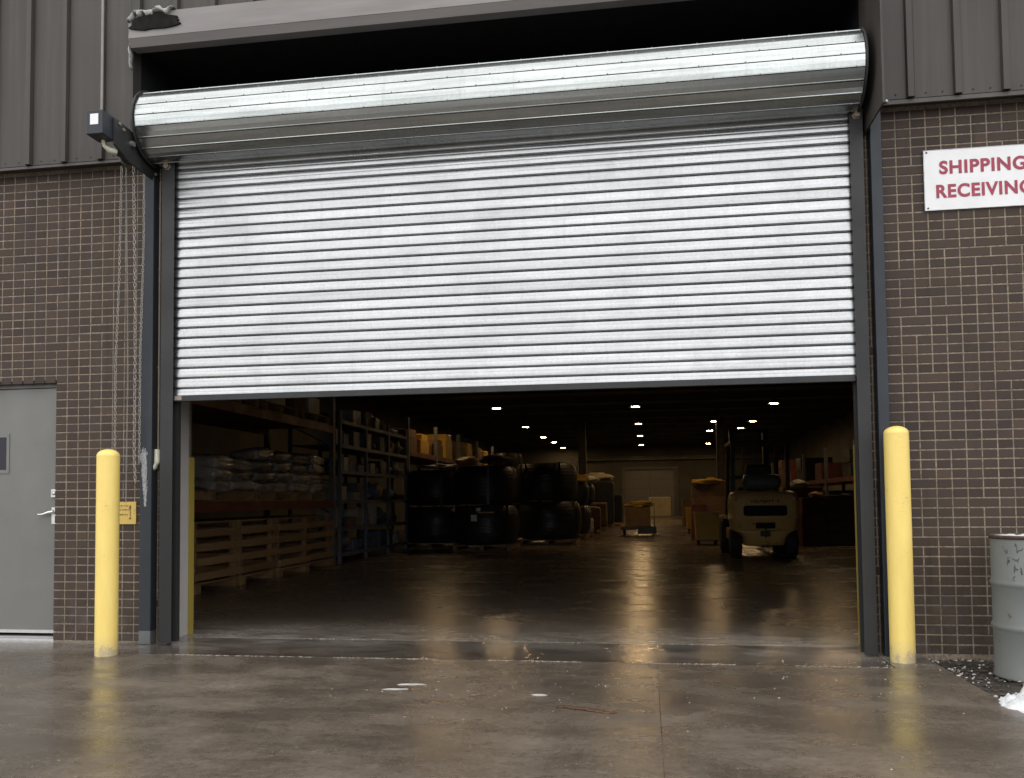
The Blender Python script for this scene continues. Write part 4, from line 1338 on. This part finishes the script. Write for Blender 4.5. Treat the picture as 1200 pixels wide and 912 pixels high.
CO = [(-3.58, 12.85, 0.142, 1.0, 'black pipe coil with white papers on a pallet, bottom of the middle stack'),
      (-3.62, 12.95, 1.02, 1.0, 'black pipe coil with yellow tape, second in the middle stack'),
      (-4.98, 13.75, 0.142, 0.97, 'black pipe coil at the bottom of the left stack, beside the shelving'),
      (-4.98, 13.80, 1.0, 0.97, 'black pipe coil on top of the left stack, beside the shelving'),
      (-2.42, 15.3, 0.142, 1.08, 'black pipe coil at the bottom of the right stack'),
      (-2.52, 15.3, 1.09, 1.08, 'black pipe coil on top of the right stack'),
      (-3.75, 16.6, 0.142, 1.0, 'black pipe coil on the floor behind the three stacks'),
      (-3.75, 16.6, 1.02, 1.0, 'black pipe coil, second layer behind the three stacks'),
      (-3.70, 16.6, 1.90, 0.55, 'small coil topmost behind the middle stack'),
      (-2.25, 18.3, 0.142, 0.9, 'black pipe coil low behind the right stack'),
      (-2.35, 20.4, 0.142, 0.9, 'black pipe coil at the bottom beyond the right stack'),
      (-2.35, 20.4, 0.95, 0.8, 'black pipe coil under the yellow bag, beyond the right stack'),
      (-2.2, 23.0, 0.142, 0.85, 'black pipe coil low in the far left row'),
      (-2.5, 25.4, 0.142, 0.9, 'black pipe coil at the bottom before the steel column'),
      (-2.5, 25.4, 0.95, 0.85, 'black pipe coil stacked before the steel column')]
coil_objs = []
for i, (x, y, z_, sc, lab) in enumerate(CO):
    if i == 0:
        o = coil0; o.location = (x, y, z_); tag(o, lab, None, 'black pipe coils')
    else:
        o = dup(coil0, (x, y, z_), 0.7 * i, lab, 'black pipe coils'); o.scale = (sc, sc, sc)
    coil_objs.append(o)
first = True
for (x, y, z_, sc, lab) in CO:
    if z_ < 0.2:
        l2 = 'pallet under the ' + lab.replace(' on a pallet', '').replace('black pipe ', '')
        if first:
            palw.location = (x, y, 0); palw['label'] = l2; first = False
        else:
            o = dup(palw, (x, y, 0), 0, l2, 'wooden pallets'); o.scale = (sc, sc, 1)
def on_coil(name, dx0, dx1, z0, z1, mat, label, R_=0.745, c=(-3.58, 12.85)):
    g = G(); n = 8
    vs, fs = [], []
    for k in range(n + 1):
        t = dx0 + (dx1 - dx0) * k / n
        yy = -math.sqrt(max(R_ * R_ - t * t, 0.001))
        vs += [(c[0] + t, c[1] + yy, z0), (c[0] + t, c[1] + yy, z1)]
    for k in range(n):
        fs.append((2 * k, 2 * k + 2, 2 * k + 3, 2 * k + 1))
    g.add(vs, fs)
    off = Vector(coil_objs[0].location)
    o = bpy.data.objects.new(name, mesh_of(name, g, mat, off)); COL.objects.link(o); o.parent = coil_objs[0]
    o['label'] = label
    return o
on_coil('paper_label', -0.22, -0.08, 0.66, 0.80, 'paper', 'white paper label')
on_coil('paper_label', -0.10, 0.0, 0.88, 0.95, 'paper', 'small white paper above the label')
on_coil('tape', -0.06, 0.30, 0.835, 0.865, 'tape', 'orange tape')
def bag(x, y, z_, r, mat, lab, seed, cat='bag'):
    g = G().blob((x, y, z_ + r[2] * 0.8), r, 3, 0.3, seed, z_)
    single('plastic_bag', g, mat, lab, cat, (x, y, z_))
bag(-3.95, 12.55, 1.90, (0.28, 0.2, 0.10), 'binyel', 'yellow plastic bag on the middle stack of coils', 3)
bag(-3.30, 12.6, 1.90, (0.32, 0.25, 0.12), 'card', 'brown plastic bundle on the middle stack of coils', 4)
bag(-4.8, 13.4, 1.86, (0.45, 0.3, 0.06), 'palegoods', 'pale sheet folded on the left stack of coils', 5)
bag(-2.1, 20.1, 1.66, (0.35, 0.3, 0.12), 'binyel', 'bright yellow bag on the coil beyond the right stack', 6)
bag(-2.2, 25.1, 1.70, (0.5, 0.3, 0.14), 'palegoods', 'pale bag on the coils before the steel column', 7)
bag(-1.9, 28.2, 1.85, (0.55, 0.4, 0.18), 'cab', 'cream bag on the far bundle right of the steel column', 8)
for i, (x, y, w_, h_, mt, lb_) in enumerate(((-1.95, 28.3, 1.3, 1.8, 'vinyl', 'tall black wrapped bundle under the cream bag'), (-1.75, 22.0, 0.5, 0.85, 'maroon', 'low dark red bundle in the far left row'),
        (-1.7, 25.0, 0.55, 1.0, 'card', 'brown bundle in the far left row before the black one'), (-1.5, 31.0, 0.9, 1.3, 'vinyl', 'short black wrapped bundle farthest in the left row'), (-1.75, 19.3, 0.35, 0.55, 'palegoods', 'pale wrapped bundle low beside the coils'))):
    g = G().box(x - w_ / 2, x + w_ / 2, y - w_ / 2, y + w_ / 2, 0.142, h_, 0.06)
    for k in range(3):
        g.box(x - w_ / 2 - 0.006, x + w_ / 2 + 0.006, y - w_ / 2 - 0.006, y + w_ / 2 + 0.006, 0.142 + (h_ - 0.142) * (0.25 + 0.25 * k), 0.142 + (h_ - 0.142) * (0.25 + 0.25 * k) + 0.03)
    single('wrapped_bundle', g, mt, lb_, 'bundle', (x, y, 0.142))
    o = dup(palw, (x, y, 0), 0, 'pallet under the ' + lb_, 'wooden pallets'); o.scale = (w_ / 1.3, w_ / 1.3, 1)

# ------------------------------------------------------------------ cart in the aisle, cabinet
ct = thing('stock_cart', 'low dark cart standing in the middle of the aisle', 'cart', (-0.25, 20.5, 0))
part('platform', G().box(-0.80, 0.28, 19.95, 21.1, 0.18, 0.28, 0.02), 'dark', ct)
part('skirt', G().box(-0.28, 0.27, 19.93, 19.95, 0.06, 0.27), 'vinyl', ct)
for x in (-0.70, 0.18):
    for y in (20.1, 20.95):
        part('wheel', G().lathe([(0.03, -0.03), (0.09, -0.03), (0.09, 0.03), (0.03, 0.03)], (x, y, 0.09), 16, 'x'), 'rubber', ct)
part('push_bar', G().tube([(-0.75, 21.05, 0.28), (-0.75, 21.05, 0.95), (0.22, 21.05, 0.95), (0.22, 21.05, 0.28)], 0.018, 8), 'dark', ct)
single('carton', G().box(-0.66, 0.10, 20.0, 20.7, 0.282, 0.86, 0.015).box(-0.66, 0.10, 20.0 - 0.002, 20.702, 0.50, 0.56), 'card', 'brown carton load on the cart in the aisle', 'carton', (-0.28, 20.3, 0.282))
bag(-0.28, 20.3, 0.862, (0.40, 0.35, 0.10), 'binyel', 'yellow bag on top of the carton on the aisle cart', 12)
single('carton', G().box(-0.79, -0.665, 20.0, 20.5, 0.282, 0.36, 0.01), 'tape', 'small flat orange box at the left edge of the cart', 'carton', (-0.73, 20.2, 0.282))
cb = thing('storage_cabinet', 'cream metal cabinet standing at the far end before the far door', 'cabinet', (0.75, 47.0, 0))
part('carcass', G().box(0.12, 1.42, 47.0, 47.6, 0.05, 1.22, 0.02), 'cab', cb)
for s in (0, 1):
    part('cabinet_door', G().box(0.15 + 0.63 * s, 0.76 + 0.63 * s, 46.975, 46.998, 0.10, 1.18, 0.006), 'cab', cb)
part('handle', G().box(0.70, 0.72, 46.955, 46.976, 0.6, 0.75).box(0.82, 0.84, 46.955, 46.976, 0.6, 0.75), 'dark', cb)

# ------------------------------------------------------------------ yellow bins and goods on the right
def make_bin():
    t = thing('wheeled_bin', 'x', 'bin', (0, 0, 0))
    w_, d_ = 0.29, 0.36
    part('tub', G().add([(-w_ * .88, -d_ * .88, .13), (w_ * .88, -d_ * .88, .13), (w_ * .88, d_ * .88, .13), (-w_ * .88, d_ * .88, .13), (-w_, -d_, .78), (w_, -d_, .78), (w_, d_, .78), (-w_, d_, .78),
                    (-w_ + .03, -d_ + .03, .78), (w_ - .03, -d_ + .03, .78), (w_ - .03, d_ - .03, .78), (-w_ + .03, d_ - .03, .78), (-w_ * .8, -d_ * .8, .2), (w_ * .8, -d_ * .8, .2), (w_ * .8, d_ * .8, .2), (-w_ * .8, d_ * .8, .2)],
                   [(0, 3, 2, 1), (0, 1, 5, 4), (1, 2, 6, 5), (2, 3, 7, 6), (3, 0, 4, 7), (4, 5, 9, 8), (5, 6, 10, 9), (6, 7, 11, 10), (7, 4, 8, 11), (8, 9, 13, 12), (9, 10, 14, 13), (10, 11, 15, 14), (11, 8, 12, 15), (12, 13, 14, 15)]), 'binyel', t, True)
    part('rim', G().box(-w_ - .012, w_ + .012, -d_ - .012, -d_ - .001, .74, .785).box(-w_ - .012, -w_ - .001, -d_, d_, .74, .785).box(w_ + .001, w_ + .012, -d_, d_, .74, .785), 'binyel', t, True)
    part('base_frame', G().box(-w_ * .92, w_ * .92, -d_ * .92, d_ * .92, 0.10, 0.128), 'dark', t, True)
    for x in (-0.2, 0.2):
        for y in (-0.26, 0.26):
            part('caster', G().lathe([(0.01, -0.018), (0.05, -0.018), (0.05, 0.018), (0.01, 0.018)], (x, y, 0.05), 12, 'x'), 'rubber', t, True)
    return t
b0 = make_bin(); b0.location = (1.41, 14.9, 0); tag(b0, 'yellow wheeled bin left of the forklift', None, 'yellow wheeled bins')
for (x, y, l_) in ((1.55, 22.6, 'smaller looking yellow bin farther in, left of the forklift'), (3.32, 15.2, 'yellow wheeled bin showing at the right side of the forklift'), (1.75, 27.5, 'farthest yellow bin, near the cream cabinet')):
    dup(b0, (x, y, 0), 0, l_, 'yellow wheeled bins')
rg = random.Random(55)
def pile(x, y, w_, h_, mt, lb_, z0=0.0, cat='goods'):
    g = G()
    n = max(1, int(h_ / 0.28))
    for k in range(n):
        zz = z0 + h_ * k / n
        g.box(x - w_ / 2 + rg.uniform(-.03, .03), x + w_ / 2 + rg.uniform(-.03, .03), y - w_ / 2, y + w_ / 2 + rg.uniform(-.04, .04), zz + 0.003, zz + h_ / n, 0.012)
    single('stacked_goods', g, mt, lb_, cat, (x, y, z0))
pile(1.62, 17.4, 0.85, 1.45, 'card', 'brown stack of cartons behind the left yellow bin')
pile(1.35, 17.0, 0.4, 0.95, 'maroon', 'dark red goods low behind the left yellow bin')
bag(1.62, 17.2, 1.46, (0.42, 0.35, 0.10), 'binyel', 'yellow bag on the brown carton stack left of the forklift', 15)
pile(2.0, 24.5, 0.9, 1.25, 'card', 'far brown stack left of the forklift mast')
pile(1.95, 30.0, 1.0, 1.1, 'card', 'farthest brown stack on the right of the aisle')
pile(3.75, 14.4, 0.55, 1.1, 'maroon', 'dark red stack right of the forklift')
pile(3.70, 15.6, 0.9, 1.35, 'card', 'brown stack behind the dark red goods, right of the forklift')
pile(4.6, 15.0, 1.0, 1.15, 'maroon', 'wide dark red stack farthest to the right')
pile(3.45, 18.2, 0.8, 1.75, 'card', 'tall brown stack behind the forklift cab')
bag(3.6, 15.2, 1.36, (0.22, 0.2, 0.09), 'palegoods', 'pale bag on the brown stack right of the forklift', 17)
bag(3.85, 14.3, 1.11, (0.16, 0.2, 0.07), 'tape', 'orange bag on the dark red stack right of the forklift', 18)
rk3 = thing('pallet_rack', 'tall rack of goods along the right side of the warehouse', 'rack', (5.5, 20, 0))
for y in (12.0, 15.5, 19.0, 22.5, 26.0, 29.5):
    for x in (5.0, 6.2):
        part('upright', G().box(x - 0.04, x + 0.04, y - 0.05, y + 0.05, 0.0, 2.5), 'rackgrey', rk3)
for z_ in (1.5,):
    for x in (5.0, 6.2):
        part('beam', G().box(x - 0.025, x + 0.025, 12.0, 29.5, z_, z_ + 0.12), 'rackred', rk3)
    part('shelf_deck', G().box(5.03, 6.17, 12.0, 29.5, z_ + 0.1, z_ + 0.119), 'woodx', rk3)
for i, (y, h_, z0, mt) in enumerate(((13.5, 0.5, 1.622, 'maroon'), (17, 0.7, 1.622, 'plastic'), (20.7, 0.5, 1.622, 'maroon'), (24, 0.8, 1.622, 'plastic'), (28, 0.9, 1.622, 'maroon'), (13.6, 1.3, 0.0, 'maroon'), (17.2, 1.2, 0.0, 'plastic'), (21, 1.3, 0.0, 'bluegoods'))):
    lv = 'on the floor under' if z0 == 0 else 'on the shelf of'
    nn_ = ['nearest', 'second', 'third', 'fourth', 'farthest', 'nearest', 'second', 'third'][i]
    pile(5.6, y, 1.0, h_, mt, f'stack of goods {lv} the right rack, {nn_} in', z0)

# ------------------------------------------------------------------ forklift, seen from behind
fk = thing('forklift', 'worn cream forklift truck parked with its back to the doorway', 'forklift', (2.13, 10.9, 0))
def loft(sections, mat, name, n=44, p=4.5):
    vs, fs = [], []
    for (zz, hw, yb, yf, cx) in sections:
        hy = (yf - yb) / 2; cyy = (yf + yb) / 2
        for k in range(n):
            t = 2 * math.pi * k / n
            c, s = math.cos(t), math.sin(t)
            ex = 2 / p
            vs.append((cx + hw * math.copysign(abs(c) ** ex, c), cyy + hy * math.copysign(abs(s) ** ex, s), zz))
    m = len(sections)
    for i in range(m - 1):
        for k in range(n):
            k2 = (k + 1) % n
            fs.append((i * n + k, i * n + k2, (i + 1) * n + k2, (i + 1) * n + k))
    fs.append(tuple(range(n))[::-1]); fs.append(tuple((m - 1) * n + k for k in range(n)))
    return part(name, G().add(vs, fs, True), mat, fk, True)
# local frame: back of the truck faces -y
cw = loft([(0.50, 0.56, -0.93, -0.35, 0), (0.52, 0.585, -0.96, -0.33, 0), (0.70, 0.615, -0.985, -0.3, 0), (0.715, 0.640, -1.0, -0.3, 0), (0.735, 0.640, -1.0, -0.3, 0), (0.75, 0.625, -0.99, -0.3, 0),
           (0.95, 0.63, -0.985, -0.3, 0), (1.08, 0.62, -0.965, -0.3, 0), (1.17, 0.60, -0.92, -0.3, 0), (1.215, 0.565, -0.86, -0.3, 0), (1.235, 0.50, -0.78, -0.3, 0), (1.24, 0.3, -0.6, -0.35, 0)], 'cream', 'counterweight')
loft([(0.22, 0.34, -0.82, -0.35, 0), (0.26, 0.38, -0.88, -0.33, 0), (0.38, 0.40, -0.93, -0.3, 0), (0.46, 0.47, -0.95, -0.3, 0), (0.498, 0.55, -0.955, -0.3, 0)], 'cream', 'lower_counterweight')
def rrect(x0, x1, z0, z1, r, n=5):
    o = []
    for (cx, cz, a0) in ((x1 - r, z1 - r, 0), (x0 + r, z1 - r, 90), (x0 + r, z0 + r, 180), (x1 - r, z0 + r, 270)):
        for k in range(n + 1):
            a = math.radians(a0 + 90 * k / n)
            o.append((cx + r * math.cos(a), cz + r * math.sin(a)))
    return o
part('grille_shade_panel', G().prism(rrect(-0.385, 0.385, 0.775, 0.965, 0.05), 'y', -1.004, -0.9), 'black', fk, True)  # solid black panel, painted shade in place of a cut slot
gr = G()
for k in range(5):
    gr.box(-0.36, 0.36, -1.010, -1.003, 0.795 + 0.034 * k, 0.803 + 0.034 * k)
part('grille_bars', gr, 'black', fk, True)
part('lower_shade_panel', G().prism(rrect(-0.17, 0.17, 0.545, 0.655, 0.02), 'y', -0.992, -0.9), 'black', fk, True)  # another black panel, its colour standing for a shaded hollow
part('tow_pin', G().box(-0.09, 0.09, -0.98, -0.90, 0.40, 0.50, 0.01).tube([(0, -0.99, 0.38), (0, -0.99, 0.56)], 0.018, 8), 'dark', fk, True)
for s in (-1, 1):
    part('tail_lamp', G().box(s * 0.52 - 0.035, s * 0.52 + 0.035, -0.955, -0.90, 1.07, 1.11, 0.008), 'tape', fk, True)
rg = random.Random(61)
g = G()
x = -0.24
while x < 0.26:
    zz = 1.035 + rg.uniform(-0.01, 0.01)
    pts = [(x, -0.987, zz)]
    for q in range(3):
        pts.append((x + rg.uniform(-0.02, 0.045), -0.987, zz + rg.uniform(-0.035, 0.045)))
    for q in range(3):
        g.tube([pts[q], pts[q + 1]], 0.009, 4)
    x += rg.uniform(0.04, 0.075)
part('worn_lettering', g, 'marker', fk, True, 'black worn unreadable marks above the grille')['kind'] = 'stuff'
def wheel(x, y, r, w_):
    wlo = part('wheel', G().lathe([(r * 0.55, -w_ / 2), (r * 0.95, -w_ / 2), (r, -w_ / 2 + 0.025), (r, w_ / 2 - 0.025), (r * 0.95, w_ / 2), (r * 0.55, w_ / 2)], (x, y, r), 32, 'x'), 'rubber', fk, True)
    q = part('hub', G().lathe([(0.03, -w_ / 2 + 0.02), (r * 0.56, -w_ / 2 + 0.02), (r * 0.56, w_ / 2 - 0.02), (0.03, w_ / 2 - 0.02)], (x, y, r), 20, 'x'), 'cream', wlo, True)
for s in (-1, 1):
    wheel(s * 0.50, -0.55, 0.265, 0.20)
    wheel(s * 0.52, 1.0, 0.34, 0.24)
    # rear guard legs lean forward, front legs rake back
    part('guard_post', G().box(s * 0.50 - 0.035, s * 0.50 + 0.035, -0.42, -0.34, 1.15, 2.14, 0.01), 'dark', fk, True)
    part('guard_post', G().tube([(s * 0.50, 1.05, 0.75), (s * 0.47, 0.75, 2.14)], 0.035, 8), 'dark', fk, True)
    part('mast_channel', G().box(s * 0.34 - 0.05, s * 0.34 + 0.05, 1.35, 1.52, 0.08, 2.55), 'dark', fk, True)
    part('lift_chain', G().box(s * 0.12 - 0.015, s * 0.12 + 0.015, 1.42, 1.44, 0.3, 2.45), 'rackgrey', fk, True)
    part('fork', G().box(s * 0.28 - 0.06, s * 0.28 + 0.06, 1.6, 2.7, 0.06, 0.10), 'dark', fk, True)
    part('fender', G().box(s * 0.46, s * 0.64, 0.62, 1.34, 0.70, 0.76, 0.02), 'cream', fk, True)
g = G().box(-0.54, 0.54, -0.44, -0.38, 2.14, 2.20).box(-0.54, 0.54, 0.74, 0.80, 2.14, 2.20).box(-0.54, -0.48, -0.38, 0.74, 2.14, 2.20).box(0.48, 0.54, -0.38, 0.74, 2.14, 2.20)
for k in range(7):
    y = -0.25 + 0.15 * k
    g.box(-0.48, 0.48, y, y + 0.03, 2.15, 2.19)
part('overhead_guard', g, 'dark', fk, True)
for zz in (2.47, 1.5, 0.55):
    part('mast_crossbar', G().box(-0.40, 0.40, 1.36, 1.46, zz, zz + 0.08), 'dark', fk, True)
part('body', G().box(-0.50, 0.50, -0.32, 0.60, 0.38, 1.06, 0.03).box(-0.56, 0.56, 0.0, 1.25, 0.30, 0.52, 0.02), 'cream', fk, True)
part('engine_hood', G().box(-0.44, 0.44, -0.36, 0.42, 1.06, 1.22, 0.03), 'vinyl', fk, True)
st = part('seat', G().box(-0.24, 0.24, -0.10, 0.40, 1.22, 1.34, 0.04), 'vinyl', fk, True)
part('backrest', G().box(-0.24, 0.24, -0.20, -0.08, 1.28, 1.75, 0.05), 'vinyl', st, True)
part('gas_bottle', G().lathe([(0.02, -0.36), (0.13, -0.32), (0.15, -0.25), (0.15, 0.25), (0.13, 0.32), (0.02, 0.36)], (0, -0.52, 1.40), 24, 'x'), 'rackgrey', fk, True)
part('dashboard', G().box(-0.30, 0.30, 0.85, 0.98, 0.9, 1.32, 0.03), 'vinyl', fk, True)
part('steering_wheel', G().lathe([(0.15, -0.012), (0.175, -0.012), (0.175, 0.012), (0.15, 0.012), (0.15, -0.012)], (0, 0.72, 1.42), 24), 'vinyl', fk, True)
part('drive_axle', G().box(-0.5, 0.5, 0.92, 1.08, 0.25, 0.43), 'dark', fk, True)
